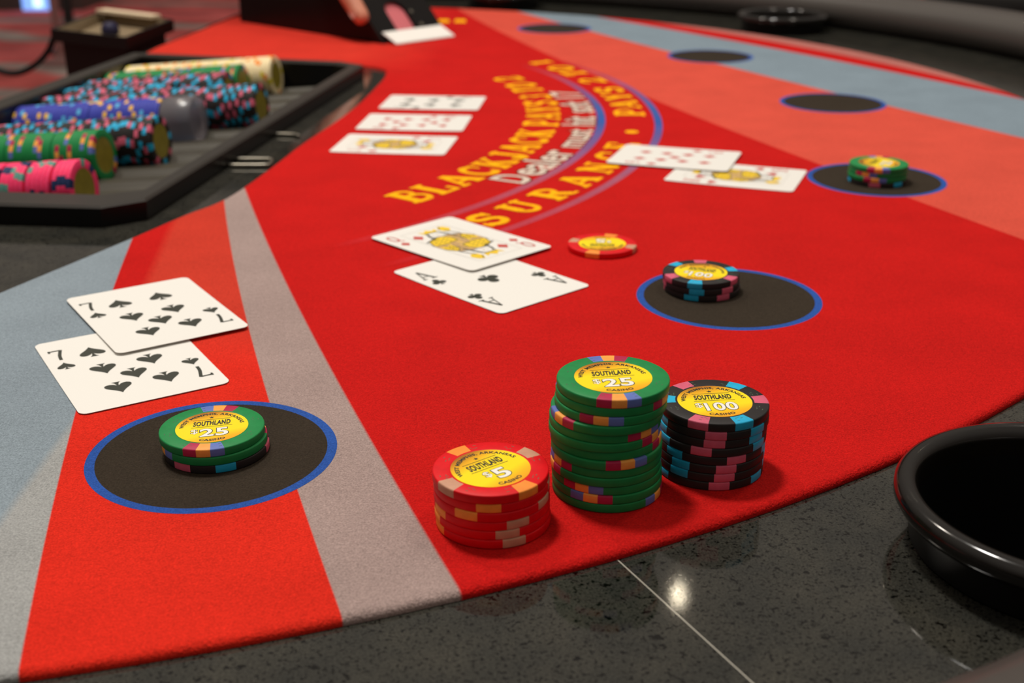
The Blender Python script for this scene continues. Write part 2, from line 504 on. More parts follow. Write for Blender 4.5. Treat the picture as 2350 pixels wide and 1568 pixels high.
SLAB = {   # glyph: (width, [(points, stroke width) ...]) in units of the capital height
    'A': (1.0, [([(.12, .05), (.48, .97)], .13), ([(.50, .97), (.86, .05)], .27), ([(.25, .33), (.75, .33)], .11), ([(-.02, .05), (.32, .05)], .1), ([(.62, .05), (1.04, .05)], .1), ([(.36, .95), (.56, .95)], .1)]),
    'B': (.86, [([(.22, 0), (.22, 1)], .26), ([(0, .05), (.45, .05)], .1), ([(0, .95), (.45, .95)], .1), ([(.2, .95), (.45, .95)] + el(.45, .74, .24, .21, 90, -90) + [(.2, .53)], .14), ([(.2, .53), (.5, .53)] + el(.5, .29, .27, .24, 90, -90) + [(.2, .05)], .15)]),
    'C': (.84, [(el(.46, .5, .36, .44, 60, 300, 18), .18), ([(.76, .62), (.76, .98)], .12), ([(.74, .02), (.74, .3)], .1)]),
    'E': (.82, [([(.22, 0), (.22, 1)], .26), ([(0, .05), (.74, .05)], .1), ([(0, .95), (.72, .95)], .1), ([(.2, .5), (.5, .5)], .1), ([(.73, 0), (.73, .32)], .12), ([(.71, .7), (.71, 1)], .12), ([(.5, .36), (.5, .64)], .1)]),
    'I': (.5, [([(.25, 0), (.25, 1)], .26), ([(0, .05), (.5, .05)], .1), ([(0, .95), (.5, .95)], .1)]),
    'J': (.66, [([(.46, 1), (.46, .28)] + el(.28, .26, .18, .2, 0, -180, 8), .24), ([(.2, .95), (.68, .95)], .1)]),
    'K': (.98, [([(.22, 0), (.22, 1)], .26), ([(0, .05), (.44, .05)], .1), ([(0, .95), (.44, .95)], .1), ([(.3, .4), (.8, .95)], .12), ([(.44, .56), (.84, .05)], .26), ([(.6, .95), (.96, .95)], .1), ([(.6, .05), (1.0, .05)], .1)]),
    'L': (.8, [([(.22, 0), (.22, 1)], .26), ([(0, .05), (.74, .05)], .1), ([(0, .95), (.46, .95)], .1), ([(.72, 0), (.72, .38)], .13)]),
    'N': (1.0, [([(.18, 0), (.18, 1)], .12), ([(.16, .95), (.8, .05)], .28), ([(.82, 0), (.82, 1)], .12), ([(0, .05), (.36, .05)], .1), ([(0, .95), (.3, .95)], .1), ([(.64, .95), (1.0, .95)], .1)]),
    'O': (.9, [(el(.45, .5, .33, .43, 0, 360, 24), .22)]),
    'P': (.84, [([(.22, 0), (.22, 1)], .26), ([(0, .05), (.46, .05)], .1), ([(0, .95), (.45, .95)], .1), ([(.2, .95), (.48, .95)] + el(.48, .68, .26, .26, 90, -90) + [(.2, .42)], .15)]),
    'R': (.96, [([(.22, 0), (.22, 1)], .26), ([(0, .05), (.44, .05)], .1), ([(0, .95), (.45, .95)], .1), ([(.2, .95), (.48, .95)] + el(.48, .72, .26, .22, 90, -90) + [(.2, .5)], .15), ([(.5, .5), (.76, .08)], .24), ([(.7, .05), (.98, .05)], .1)]),
    'S': (.78, [(el(.4, .73, .26, .2, 30, 270, 14) + el(.4, .29, .28, .24, 90, -150, 14), .19), ([(.67, .66), (.67, .98)], .1), ([(.1, .02), (.1, .34)], .1)]),
    'T': (.86, [([(.43, 0), (.43, 1)], .26), ([(.22, .05), (.64, .05)], .1), ([(.02, .94), (.84, .94)], .12), ([(.07, .66), (.07, 1)], .11), ([(.79, .66), (.79, 1)], .11)]),
    'U': (.94, [([(.2, 1), (.2, .34)] + el(.46, .34, .26, .28, 180, 360, 12) + [(.72, 1)], .15), ([(.22, 1), (.22, .3)], .24), ([(0, .95), (.44, .95)], .1), ([(.56, .95), (.9, .95)], .1)]),
    'Y': (.96, [([(.48, 0), (.48, .5)], .26), ([(.14, .95), (.47, .46)], .26), ([(.84, .95), (.5, .46)], .12), ([(.28, .05), (.68, .05)], .1), ([(-.02, .95), (.36, .95)], .1), ([(.66, .95), (1.0, .95)], .1)]),
    '1': (.55, [([(.3, 0), (.3, 1)], .26), ([(.06, .05), (.54, .05)], .1), ([(.06, .8), (.3, .96)], .12)]),
    '2': (.76, [(el(.37, .7, .26, .24, 170, -30, 12) + [(.12, .1)], .17), ([(.06, .08), (.7, .08)], .16), ([(.69, .02), (.69, .32)], .1)]),
    '3': (.76, [(el(.36, .74, .24, .2, 160, -80, 12), .16), (el(.36, .29, .27, .24, 85, -155, 14), .18)]),
    '7': (.7, [([(.04, .93), (.62, .93)], .1), ([(.63, .93), (.54, .68), (.45, .42), (.41, .2), (.40, 0)], .17), ([(.06, .78), (.06, 1)], .11)]),
    'a': (1.0, [([(.14, .04), (.48, .97)], .08), ([(.48, .99), (.84, .04)], .17), ([(.27, .33), (.72, .33)], .07), ([(0, .035), (.3, .035)], .07), ([(.64, .035), (1.02, .035)], .07)]),
    'Q': (.8, [(el(.4, .52, .29, .44, 0, 360, 24), .09), (el(.4, .52, .2, .36, 0, 360, 24), .03), ([(.45, .22), (.8, -.06)], .11)]),
    'q': (.8, [(el(.4, .52, .27, .43, 0, 360, 24), .13), ([(.45, .22), (.8, -.06)], .14)]),
    'k': (.9, [([(.2, 0), (.2, 1)], .17), ([(.28, .4), (.76, .95)], .09), ([(.4, .55), (.78, .04)], .17), ([(0, .04), (.38, .04)], .08), ([(0, .96), (.38, .96)], .08), ([(.6, .96), (.92, .96)], .08), ([(.58, .04), (.96, .04)], .08)]),
    'j': (.62, [([(.44, 1), (.44, .26)] + el(.27, .24, .17, .19, 0, -180, 8), .15), ([(.24, .96), (.64, .96)], .08)]),
    '9': (.66, [(el(.34, .7, .24, .24, 0, 360, 18), .13), ([(.58, .7)] + el(.3, .4, .28, .34, 20, -110, 10), .13)]),
    '6': (.66, [(el(.34, .3, .24, .24, 0, 360, 18), .13), ([(.1, .3)] + el(.38, .6, .28, .34, 200, 70, 10), .13)]),
    't': (.9, [([(.14, 0), (.14, 1)], .15), (el(.6, .5, .22, .42, 0, 360, 20), .11)]),
}


def arc_word(mb, word, a0, a1, rb, h, mi_in, mi_out, z, out_w=0.012, gap=0.16):
    """slab-serif word along the printed arc: feet on radius rb, heads towards the arc centre, angles in degrees"""
    ws = [SLAB[c][0] for c in word]; tot = sum(ws) + gap * (len(ws) - 1)
    sc = (a1 - a0) / tot; x = 0.0; step = 0
    for ch, w in zip(word, ws):
        for extra, mi, zz in ((out_w * 4, mi_out, z), (0.0, mi_in, z + 0.00020)):
            for pts, sw in SLAB[ch][1]:
                for q in strip(pts, sw + extra):
                    pq = []; step = (step + 1) % 60; zq = zz + step * 3e-6
                    for px, py in q:
                        a = R(a0 + (x + px) * sc); r = rb - py * h
                        pq.append((CT.x + r * math.cos(a), CT.y + r * math.sin(a), zq))
                    mb.add(pq, [(0, 1, 2, 3)] if (Vector(pq[1]) - Vector(pq[0])).cross(Vector(pq[2]) - Vector(pq[0])).z > 0 else [(3, 2, 1, 0)], mi)
        x += w + gap


def arc_font(mb, word, a0, a1, rb, h, mi, z, bold, ref_bold=0.02):
    vs, fs = font_tris(word, bold, 0, 1.0)
    ref, _ = font_tris(word, ref_bold, 0, 1.0)
    vs = fit(vs, ref, 0, 1, *h)
    out = []
    for x, y in vs:
        a = R(a0 + x * (a1 - a0)); r = rb - y
        out.append((CT.x + r * math.cos(a), CT.y + r * math.sin(a), z))
    mb.add(out, [f if ((Vector(out[f[1]]) - Vector(out[f[0]])).cross(Vector(out[f[2]]) - Vector(out[f[0]])).z > 0) else f[::-1] for f in fs], mi)


# ------------------------------------------------------------------ the table
TC = (-0.327, 1.062)
GZ = -0.003                                       # granite sits a little lower than the felt


def dealer_x(y):
    return -0.462 + (y - 1.04) * 0.10


table = empty('blackjack_table', 'curved casino blackjack table with printed red felt, speckled dark granite border and padded rail', 'gaming table', (0, 0, -0.76))
OFF = (0, 0, 0.76)

# felt outline, counter-clockwise
out = arc(*TC, 0.80, -102.5, 92.5, 110)
out = [p for p in out if p[0] > -0.5]
dealer = [(-0.372, 1.80), (-0.395, 1.60), (-0.408, 1.385), (-0.30, 1.362), (-0.19, 1.335), (-0.155, 1.325), (-0.134, 1.305), (-0.1285, 1.27), (-0.130, 1.217),
          (-0.139, 1.106), (-0.151, 1.022), (-0.164, 0.949), (-0.176, 0.86), (-0.189, 0.788), (-0.207, 0.748), (-0.226, 0.700), (-0.254, 0.634), (-0.285, 0.565),
          (-0.33, 0.495), (-0.40, 0.44), (-0.485, 0.415)]
felt_loop = out + [(-0.362, 1.861)] + smooth_open([(x, y, 0) for x, y in dealer], 5)
felt_loop = [(p[0], p[1]) for p in felt_loop] + [(-0.5, 0.40), (-0.5, 0.285)]
mb = MB([M_FELT, M_BLUE, M_DARK, M_YEL, M_ORG, M_WHT, M_OUT, M_ARC])
rings = [(0.0, GZ - 0.001), (-0.0004, -0.0020), (0.0006, -0.0007), (0.0020, -0.0001), (0.0035, 0.0)]
vs = []; L = len(felt_loop)
for d, z in rings:
    vs += [(x, y, z) for x, y in inset(felt_loop, d)]
fs = [(k * L + i, k * L + (i + 1) % L, (k + 1) * L + (i + 1) % L, (k + 1) * L + i) for k in range(len(rings) - 1) for i in range(L)]
mb.add(vs, fs, 0, True)
mb.poly([inset(felt_loop, 0.0035)], 0.0, 0)
E1 = 0.00006
for r0, r1, a0, a1 in ((0.5085, 0.5155, -50, 30), (0.5565, 0.5630, -50, 30)):
    n = 90
    A = [(CT.x + r * math.cos(R(a0 + (a1 - a0) * i / n)), CT.y + r * math.sin(R(a0 + (a1 - a0) * i / n)), E1) for r in (r0, r1) for i in range(n + 1)]
    mb.add(A, [(i, n + 1 + i, n + 2 + i, i + 1) for i in range(n)], 7)
for w_, a0, a1 in (('BLACKJACK', -38.6, -9.3), ('PAYS', -7.3, 6.0), ('3', 7.6, 9.8), ('TO', 11.8, 17.6), ('2', 19.6, 22.2)):
    arc_word(mb, w_, a0, a1, 0.477, 0.029, 3, 4, E1)
for w_, a0, a1 in (('IN', -45.6, -41.6), ('SURANCE', -39.8, -13.2), ('PAYS', -1.9, 12.4), ('2', 15.3, 18.0), ('TO', 20.3, 26.6), ('1', 28.7, 30.7)):
    arc_word(mb, w_, a0, a1, 0.5500, 0.0255, 3, 4, E1, gap=0.42 if w_ == 'SURANCE' else 0.16)
a = R(-8.7)
mb.poly([[(CT.x + 0.5385 * math.cos(a) + 0.0055 * math.cos(t) , CT.y + 0.5385 * math.sin(a) + 0.0055 * math.sin(t)) for t in (2 * PI * i / 20 for i in range(20))]], E1 * 2, 3)
for w_, a0, a1, h in (('D', -29.2, -27.0, (0, 0.028)), ('ealer', -26.5, -17.3, (0, 0.029)), ('must', -15.9, -8.3, (0, 0.0195)), ('hit', -6.6, -2.3, (0, 0.028)), ('soft', -0.3, 5.4, (0, 0.028)), ('17', 7.4, 11.4, (0, 0.028))):
    arc_font(mb, w_, a0, a1, 0.5075, h, 6, E1, 0.060)
    arc_font(mb, w_, a0, a1, 0.5075, h, 5, E1 * 2, 0.018)
for px in (-0.090, -0.068):                        # far yellow print beside the card shoe
    mb.poly([[(px - 0.008, 1.668), (px + 0.008, 1.668), (px + 0.006, 1.698), (px - 0.007, 1.699)]], E1, 3)
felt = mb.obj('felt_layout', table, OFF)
for cx, cy in ((-0.1140, 0.4202), (0.1108, 0.5936), (0.2527, 0.8349), (0.2893, 1.1108), (0.2193, 1.3787), (0.0546, 1.6068)):
    o_ = [(cx + 0.0469 * math.cos(2 * PI * i / 96), cy + 0.0469 * math.sin(2 * PI * i / 96)) for i in range(96)]
    i_ = [(cx + 0.0432 * math.cos(2 * PI * i / 96), cy + 0.0432 * math.sin(2 * PI * i / 96)) for i in range(96)]
    mb = MB([M_BLUE, M_DARK])
    mb.add([(*p, E1) for p in o_] + [(*p, E1) for p in i_], [(i, (i + 1) % 96, 96 + (i + 1) % 96, 96 + i) for i in range(96)], 0)
    mb.poly([i_], E1, 1)
    mb.obj('betting_circle', felt)
felt['label'] = 'red felt layout printed with curved lettering, pale stripes and betting circles'

# granite top with openings for the tray and the cup holders
CUPS = [(0.1832, 0.3530), (0.3450, 1.6100), (-0.012, 1.862)]
RO = 0.945
g_out = [p for p in arc(*TC, RO, -98, 98, 160)]
g_out = [p for p in g_out if p[0] > dealer_x(p[1])]
ylo = min(p[1] for p in g_out); yhi = max(p[1] for p in g_out)
g_out = g_out + [(dealer_x(yhi), yhi), (dealer_x(ylo), ylo)]
TRO = Vector((-0.2235, 0.785, 0)); TA = R(-9.0)
TR = Vector((math.cos(TA), math.sin(TA), 0)); TV = Vector((-math.sin(TA), math.cos(TA), 0))
rim_out = [(-0.4965, 0.7570), (-0.2520, 0.7310), (-0.2290, 0.7480), (-0.1500, 1.2600), (-0.1750, 1.2840), (-0.4060, 1.3440), (-0.4472, 1.0786)]
rim_in = [(-0.4700, 0.7830), (-0.2600, 0.7590), (-0.2365, 0.7700), (-0.1640, 1.2540), (-0.1830, 1.2720), (-0.3920, 1.3240), (-0.4314, 1.0377)]
cup_holes = [[(cx + 0.0495 * math.cos(-2 * PI * i / 48), cy + 0.0495 * math.sin(-2 * PI * i / 48)) for i in range(48)] for cx, cy in CUPS]
hole = [tuple(p) for p in inset(rim_in[::-1], 0.004)]
hole = inset(rim_in, -0.006)[::-1]
mb = MB([M_GRANITE])
mb.poly([g_out, hole] + cup_holes, GZ, 0)
n = len(g_out)
mb.add([(x, y, GZ) for x, y in g_out] + [(x, y, GZ - 0.03) for x, y in g_out], [(i, n + i, n + (i + 1) % n, (i + 1) % n) for i in range(n)])
for h_ in [hole] + cup_holes:
    n = len(h_)
    mb.add([(x, y, GZ) for x, y in h_] + [(x, y, GZ - 0.03) for x, y in h_], [(i, n + i, n + (i + 1) % n, (i + 1) % n) for i in range(n)])
mb.obj('granite_border', table, OFF)['label'] = 'dark speckled granite border with a pale joint line'

mb = MB([M_VINYL])
prof = [(0.947, -0.05), (0.945, -0.006), (0.934, 0.001), (0.926, 0.008), (0.924, 0.020), (0.9275, 0.031), (0.937, 0.0375), (0.957, 0.0395), (0.985, 0.039), (1.010, 0.035),
        (1.030, 0.026), (1.042, 0.010), (1.045, -0.010), (1.038, -0.032), (1.02, -0.05), (0.947, -0.05)]
mb.lathe(prof[::-1], 160, 0, R(-97.5), R(94.0), TC)
mb.obj('armrest_rail', table, OFF)['label'] = 'rounded grey-brown vinyl armrest rail around the players side'

mb = MB([M_WOOD])
loop = arc(*TC, 0.62, -80, 80, 40)
n = len(loop)
mb.poly([loop], -0.035, 0)
mb.add([(x, y, -0.034) for x, y in loop] + [(-0.0 + (x - TC[0]) * 0.8 + TC[0], (y - TC[1]) * 0.8 + TC[1], -0.76) for x, y in loop], [(i, n + i, n + (i + 1) % n, (i + 1) % n) for i in range(n)])
mb.obj('pedestal', table, OFF)

# ------------------------------------------------------------------ chip tray
tray = empty('chip_tray', 'black ridged chip tray full of casino chips set into the dealer side of the table', 'tray', (-0.30, 1.03, GZ))
TO = (0.30, -1.03, -GZ)
TILT = math.tan(R(5.0)); ZC = -0.008
RZ = 0.0105
mb = MB([M_TRAYR, M_TRAYW])
n = len(rim_out)
lp = [(rim_out, GZ + 0.0004), (inset(rim_out, -0.0006), RZ - 0.0015), (inset(rim_out, 0.0012), RZ), (inset(rim_in, -0.0012), RZ), (rim_in, RZ - 0.0015), (rim_in, -0.034)]
vs = []
for l, z in lp:
    vs += [(x, y, z) for x, y in l]
for k in range(len(lp) - 1):
    mb.add(vs[k * n:(k + 2) * n], [(i, (i + 1) % n, n + (i + 1) % n, n + i) for i in range(n)], 1 if k in (0, 4) else 0)
mb.obj('rim', tray, TO)
GV = [0.012, 0.043, 0.078, 0.118, 0.162, 0.206, 0.250, 0.295, 0.339, 0.381, 0.424, 0.467]
DZ = 0.0155                                       # height of the chip axis above the ridge tops


def groove(v):
    z = 0.0
    for g in GV:
        d = abs(v - g)
        if d < 0.0129:
            z = min(z, DZ - math.sqrt(0.0202 ** 2 - d * d))
    return z


def tray_pt(s, v, dz=0.0):
    p = TRO + TR * s + TV * v
    return Vector((p.x, p.y, ZC + s * TILT + dz))


mb = MB([M_TRAY])
vv = [-0.020 + 0.0016 * i for i in range(int(0.505 / 0.0016))]
ss = [-0.252, -0.15, -0.08, 0.0, 0.014]
vs = [tray_pt(s, v, groove(v)) for s in ss for v in vv]
nv = len(vv)
lim = []
mb.add(vs, [(i * nv + j, (i + 1) * nv + j, (i + 1) * nv + j + 1, i * nv + j + 1) for i in range(len(ss) - 1) for j in range(nv - 1)], 0, True)
mb.obj('ridged_floor', tray, TO)
mb = MB([M_TRAYW])
l0 = inset(rim_in, -0.004)
mb.poly([l0], -0.038, 0)
mb.add([(x, y, -0.038) for x, y in l0] + [(x, y, -0.004) for x, y in l0], [(i, n + i, n + (i + 1) % n, (i + 1) % n) for i in range(n)])
mb.obj('tub', tray, TO)

# ------------------------------------------------------------------ chips
CR, CHH = 0.01965, 0.0033
CPROF = [(0.0143, CHH), (0.0192, CHH), (0.01955, CHH - 0.0002), (CR, CHH - 0.0005), (CR, 0.0005), (0.01955, 0.0002), (0.0192, 0), (0.0143, 0)]
KINDS = {   # (body, spots as (centre angle from the front, half width, colour))
    'g25': ('green', [(-15.2, 7.6, 'crimson'), (0, 7.6, 'orange'), (15.2, 7.6, 'blue'), (164.8, 7.6, 'crimson'), (180, 7.6, 'orange'), (195.2, 7.6, 'blue')]),
    'b100': ('black', [(-26, 11, 'pink'), (24, 11, 'cyan'), (94, 11, 'pink'), (144, 11, 'cyan'), (214, 11, 'pink'), (264, 11, 'cyan')]),
    'r5': ('red', [(-49, 12, 'beige'), (41, 12, 'orange2'), (131, 12, 'beige'), (221, 12, 'orange2')]),
    'pink': ('hotpink', [(20, 10, 'navy'), (60, 8, 'teal'), (140, 10, 'navy'), (180, 8, 'teal'), (260, 10, 'navy'), (300, 8, 'teal')]),
    'blue': ('royal', [(0, 8, 'yellow'), (90, 8, 'lblue'), (180, 8, 'yellow'), (270, 8, 'lblue')]),
    'white': ('cream', [(0, 9, 'lemon'), (90, 9, 'amber'), (180, 9, 'lemon'), (270, 9, 'amber')]),
    'b100t': ('black', [(k * 45, 9, 'pink' if k % 2 else 'cyan') for k in range(8)]),
}


def sector(mb, a0, a1, prof, mi):
    """part of the chip between two angles, measured from the front (-y) anticlockwise"""
    k = max(1, int(math.ceil((a1 - a0) / 4.0)))
    mb.lathe(prof, k, mi, R(a0 - 90), R(a1 - 90))


def chip_pieces(kind, flip):
    body, spots = KINDS[kind]
    sp = [((-c if flip else c) % 360, h, m) for c, h, m in spots]
    sp.sort()
    b = MB([MC[body]])
    gaps = []
    for i, (c, h, m) in enumerate(sp):
        c2, h2, _ = sp[(i + 1) % len(sp)]
        if i == len(sp) - 1:
            c2 += 360
        gaps.append((c + h, c2 - h2))
    for a0, a1 in gaps:
        if a1 - a0 > 0.05:
            sector(b, a0, a1, CPROF, 0)
    b.lathe([(0.01355, CHH - 0.0001), (0.0138, CHH), (0.0143, CHH)], 90)
    b.lathe([(0.0, CHH - 0.0001), (0.01355, CHH - 0.0001)], 90)
    b.lathe([(0.0143, 0), (0.0, 0)], 90)
    pieces = []
    for c, h, m in sp:
        s_ = MB([MC[m]])
        sector(s_, c - h, c + h, CPROF, 0)
        pieces.append(s_.mesh('edge_spot'))
    return b.mesh('body'), pieces


PIECES = {(k, f): chip_pieces(k, f) for k in ('g25', 'b100', 'r5') for f in (False, True)}


def star(cx, cy, r):
    return [(cx + (r if i % 2 == 0 else r * 0.42) * math.sin(PI * i / 5), cy + (r if i % 2 == 0 else r * 0.42) * math.cos(PI * i / 5)) for i in range(10)]


def inlay_mesh(value):
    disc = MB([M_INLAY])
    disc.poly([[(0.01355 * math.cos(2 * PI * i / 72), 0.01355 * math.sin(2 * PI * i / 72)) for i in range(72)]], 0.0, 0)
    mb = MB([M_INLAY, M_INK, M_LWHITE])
    mm = 0.001; z = 0.00004

    def put(vs, fs, mi, zz):
        out = [(x * mm, y * mm, zz) for x, y in vs]
        mb.add(out, [f if ((Vector(out[f[1]]) - Vector(out[f[0]])).cross(Vector(out[f[2]]) - Vector(out[f[0]])).z > 0) else f[::-1] for f in fs], mi)

    def ring_text(txt, r, h, a0, a1, inward=False):
        vs, fs = font_tris(txt, 0.035, 0, 1.08)
        vs = fit(vs, vs, 0, 1, 0, h)
        if inward:
            out = [((r - y) * math.cos(R(a0 + (a1 - a0) * x)), (r - y) * math.sin(R(a0 + (a1 - a0) * x))) for x, y in vs]
        else:
            out = [((r + y) * math.cos(R(a0 + (a1 - a0) * x)), (r + y) * math.sin(R(a0 + (a1 - a0) * x))) for x, y in vs]
        put(out, fs, 1, z)
    ring_text('WEST MEMPHIS, ARKANSAS', 10.3, 1.9, 176, 6)
    ring_text('CASINO', 12.3, 1.75, -114, -66, True)
    mb.poly([[(x * mm, y * mm) for x, y in star(0.0, 8.3, 1.0)]], z, 1)
    for y, w in ((6.5, 7.0), (0.35, 7.6)):
        mb.poly([[(-w * mm, (y - 0.13) * mm), (w * mm, (y - 0.13) * mm), (w * mm, (y + 0.13) * mm), (-w * mm, (y + 0.13) * mm)]], z, 1)
    vs, fs = font_tris('SOUTHLAND', 0.045, 0.18, 1.1)
    put(fit(vs, vs, -7.0, 7.0, 1.3, 5.4), fs, 1, z)
    digits = value[1:]
    x0, x1 = {'25': (-4.6, 6.0), '100': (-4.8, 7.2), '5': (-1.9, 3.7)}[digits]
    d0 = x0 - 3.3
    for t_, a_, b_, y0, y1 in ((digits, x0, x1, -8.3, -1.5), ('$', d0, x0 - 0.5, -5.8, -1.2)):
        ref, _ = font_tris(t_, 0.03, 0, 1.06)
        vs, fs = font_tris(t_, 0.052 if t_ != '$' else 0.040, 0, 1.06)
        put(fit(vs, ref, a_, b_, y0, y1), fs, 1, z)
        vs, fs = font_tris(t_, 0.026 if t_ != '$' else 0.004, 0, 1.06)
        put(fit(vs, ref, a_, b_, y0, y1), fs, 2, z * 2)
    return disc.mesh('printed_inlay'), mb.mesh('lettering')


INLAY = {k: inlay_mesh(v) for k, v in (('g25', '$25'), ('b100', '$100'), ('r5', '$5'))}
CNAME = {'g25': 'green', 'b100': 'black', 'r5': 'red'}


def moulding_mesh():
    """faint debossed marks round the clay ring"""
    mb = MB([M_EMB])
    for k in range(8):
        a = k * 45 + 22
        for da, r0, r1 in ((-4, 0.0155, 0.0158), (-4, 0.0175, 0.0178), (3, 0.016, 0.0163), (0, 0.0152, 0.0154)):
            pts = [(r * math.cos(R(a + d)), r * math.sin(R(a + d)), 0) for r, d in ((r0, da), (r1, da), (r1, da + 3.5), (r0, da + 3.5))]
            mb.add(pts, [(0, 1, 2, 3)])
    return mb.mesh('debossed_marks')


DEBOSS = moulding_mesh()


def near_chip(kind, x, y, z, rot, label, group, flip=False, top=False, text=0.0, tilt=0.0):
    r_ = empty('casino_chip', label, 'casino chip', (x, y, z), (tilt, 0, R(rot)), group)
    b, sp = PIECES[(kind, flip)]
    link_obj('body', b, r_)
    for s_ in sp:
        link_obj('edge_spot', s_, r_)
    if top:
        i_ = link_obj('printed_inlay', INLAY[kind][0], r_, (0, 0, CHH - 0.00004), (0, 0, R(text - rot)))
        i_['label'] = 'yellow printed inlay reading ' + {'g25': '$25', 'b100': '$100', 'r5': '$5'}[kind]
        link_obj('lettering', INLAY[kind][1], i_)
        link_obj('debossed_marks', DEBOSS, r_, (0, 0, CHH + 0.00001))
    return r_


def mmx(px):
    return px * 0.000152


ORD = ['topmost', 'second from the top', 'third from the top', 'fourth from the top', 'fifth from the top', 'sixth from the top', 'seventh from the top',
       'eighth from the top', 'ninth from the top', 'tenth from the top', 'eleventh from the top', 'twelfth from the top', 'thirteenth from the top']


def stack(kinds, cx, cy, offs, rots, where, group, text):
    """kinds listed from the top down; offs are sideways and depth shifts in photo pixels"""
    n_ = len(kinds)
    for i, (k, (ox, oy), (rot, fl)) in enumerate(zip(kinds, offs, rots)):
        pos = 'topmost' if i == 0 else ('lowest' if i == n_ - 1 else ORD[i])
        near_chip(k, cx + mmx(ox), cy + mmx(oy), 0.0001 + (n_ - 1 - i) * 0.00331, rot,
                  '%s chip, %s %s' % (CNAME[k], pos, where),
                  group, fl, i == 0, text)


# rotations: angle of the spot group nearest the viewer, True when the colour order runs the other way
stack(['g25'] * 13, 0.0345, 0.3925,
      [(4, 0), (2, 2), (0, 0), (-9, -4), (-12, 2), (-13, 0), (-9, 4), (-7, -2), (-7, 2), (-8, 0), (-5, 3), (-4, 0), (-3, 0)],
      [(2, False), (64, False), (-14, False), (-62, True), (42, False), (60, False), (74, False), (18, False), (-64, True), (-80, True), (-30, False), (-21, True), (62, True)],
      'in the tall green stack', 'green chips of the tall stack', 8)
B0 = -26
stack(['b100'] * 8, 0.0738, 0.4084,
      [(0, 0), (1, 0), (-1, 2), (-2, 0), (-3, 1), (-3, 0), (-4, 0), (-4, 0)],
      [(0, False), (19, False), (19, False), (-46, True), (45, False), (-18, True), (-19, True), (28, False)],
      'in the black stack beside the tall green one', 'black chips of the stack beside the tall green one', 6)
stack(['r5'] * 6, -0.0073, 0.3691,
      [(0, 0), (2, 2), (2, 0), (3, 1), (3, 1), (5, 0)],
      [(0, False), (-43, False), (-66, False), (76, False), (65, False), (71, False)],
      'in the short red stack', 'red chips of the short stack', 38)
stack(['g25', 'g25', 'b100'], -0.1139, 0.4219, [(0, 0), (5, -2), (8, 0)], [(3, False), (-62, False), (-2, False)],
      'in the mixed bet on the left-hand circle', 'chips bet on the nearest circle', 13)
stack(['b100', 'b100', 'b100'], 0.0978, 0.6052, [(0, 0), (3, 0), (6, 2)], [(-41, False), (9, True), (0, True)],
      'in the all-black bet on the middle circle', 'black chips bet on the second circle', -22)
stack(['g25', 'g25', 'g25', 'b100'], 0.2517, 0.8290, [(0, 0), (0, 2), (-2, 0), (0, 0)], [(-16, False), (140, False), (-20, False), (5, False)],
      'in the small bet beside the nine and king', 'chips bet on the third circle', 60)
near_chip('r5', 0.0518, 0.6757, 0.0001, -62, 'single red chip lying flat on the felt beside the queen of diamonds', 'loose chip', False, True, 176)

# chips in the tray: one mesh each, shared by every chip of a row
def tray_chip_mesh(kind):
    body, spots = KINDS[kind]
    cols = sorted({m for _, _, m in spots})
    mb = MB([MC[body]] + [MC[c] for c in cols] + [M_LEND])
    sp = sorted(((c % 360, h, m) for c, h, m in spots))
    for i, (c, h, m) in enumerate(sp):
        c2, h2, _ = sp[(i + 1) % len(sp)]
        if i == len(sp) - 1:
            c2 += 360
        if c2 - h2 - c - h > 0.05:
            sector(mb, c + h, c2 - h2, CPROF, 0)
        sector(mb, c - h, c + h, CPROF, 1 + cols.index(m))
    mb.lathe([(0.0135, CHH - 0.0001), (0.0143, CHH)], 40)
    mb.lathe([(0.0, CHH - 0.0001), (0.0135, CHH - 0.0001)], 40, len(cols) + 1)
    mb.lathe([(0.0143, 0), (0.0, 0)], 40)
    return mb.mesh(kind + '_chip')


TM = {k: tray_chip_mesh(k) for k in ('g25', 'b100t', 'pink', 'blue', 'white')}
#        kind, groove v, right end s, how many, chips per bundle, name, label
ROWS = [('pink', 0.012, -0.066, 24, 5, 'hot pink chip standing on edge in the nearest row of the tray', 'pink chips in the tray'),
        ('g25', 0.118, -0.104, 26, 11, 'green chip on edge in the tray row behind the pink one', 'green chips in the near tray row'),
        ('b100t', 0.162, -0.078, 42, 17, 'black chip on edge in the tray row between green and blue', 'black chips in the near tray row'),
        ('blue', 0.250, -0.111, 42, 20, 'royal blue chip with yellow spots on edge in the tray', 'blue chips in the tray'),
        ('b100t', 0.295, -0.043, 62, 26, 'black chip on edge in the long tray row behind the blue one', 'black chips in the long tray row'),
        ('b100t', 0.339, -0.140, 40, 24, 'black chip on edge in the short half-hidden tray row', 'black chips in the half-hidden tray row'),
        ('b100t', 0.381, -0.106, 42, 20, 'black chip on edge in the tray row in front of the far green one', 'black chips in the far tray row'),
        ('g25', 0.424, -0.108, 42, 16, 'green chip on edge in the far tray row before the white one', 'green chips in the far tray row'),
        ('white', 0.467, -0.089, 48, 10, 'cream chip with yellow and orange spots in the farthest tray row', 'cream chips in the tray')]
AX = (TR + Vector((0, 0, TILT))).normalized()
YA = TV
XA = YA.cross(AX).normalized()
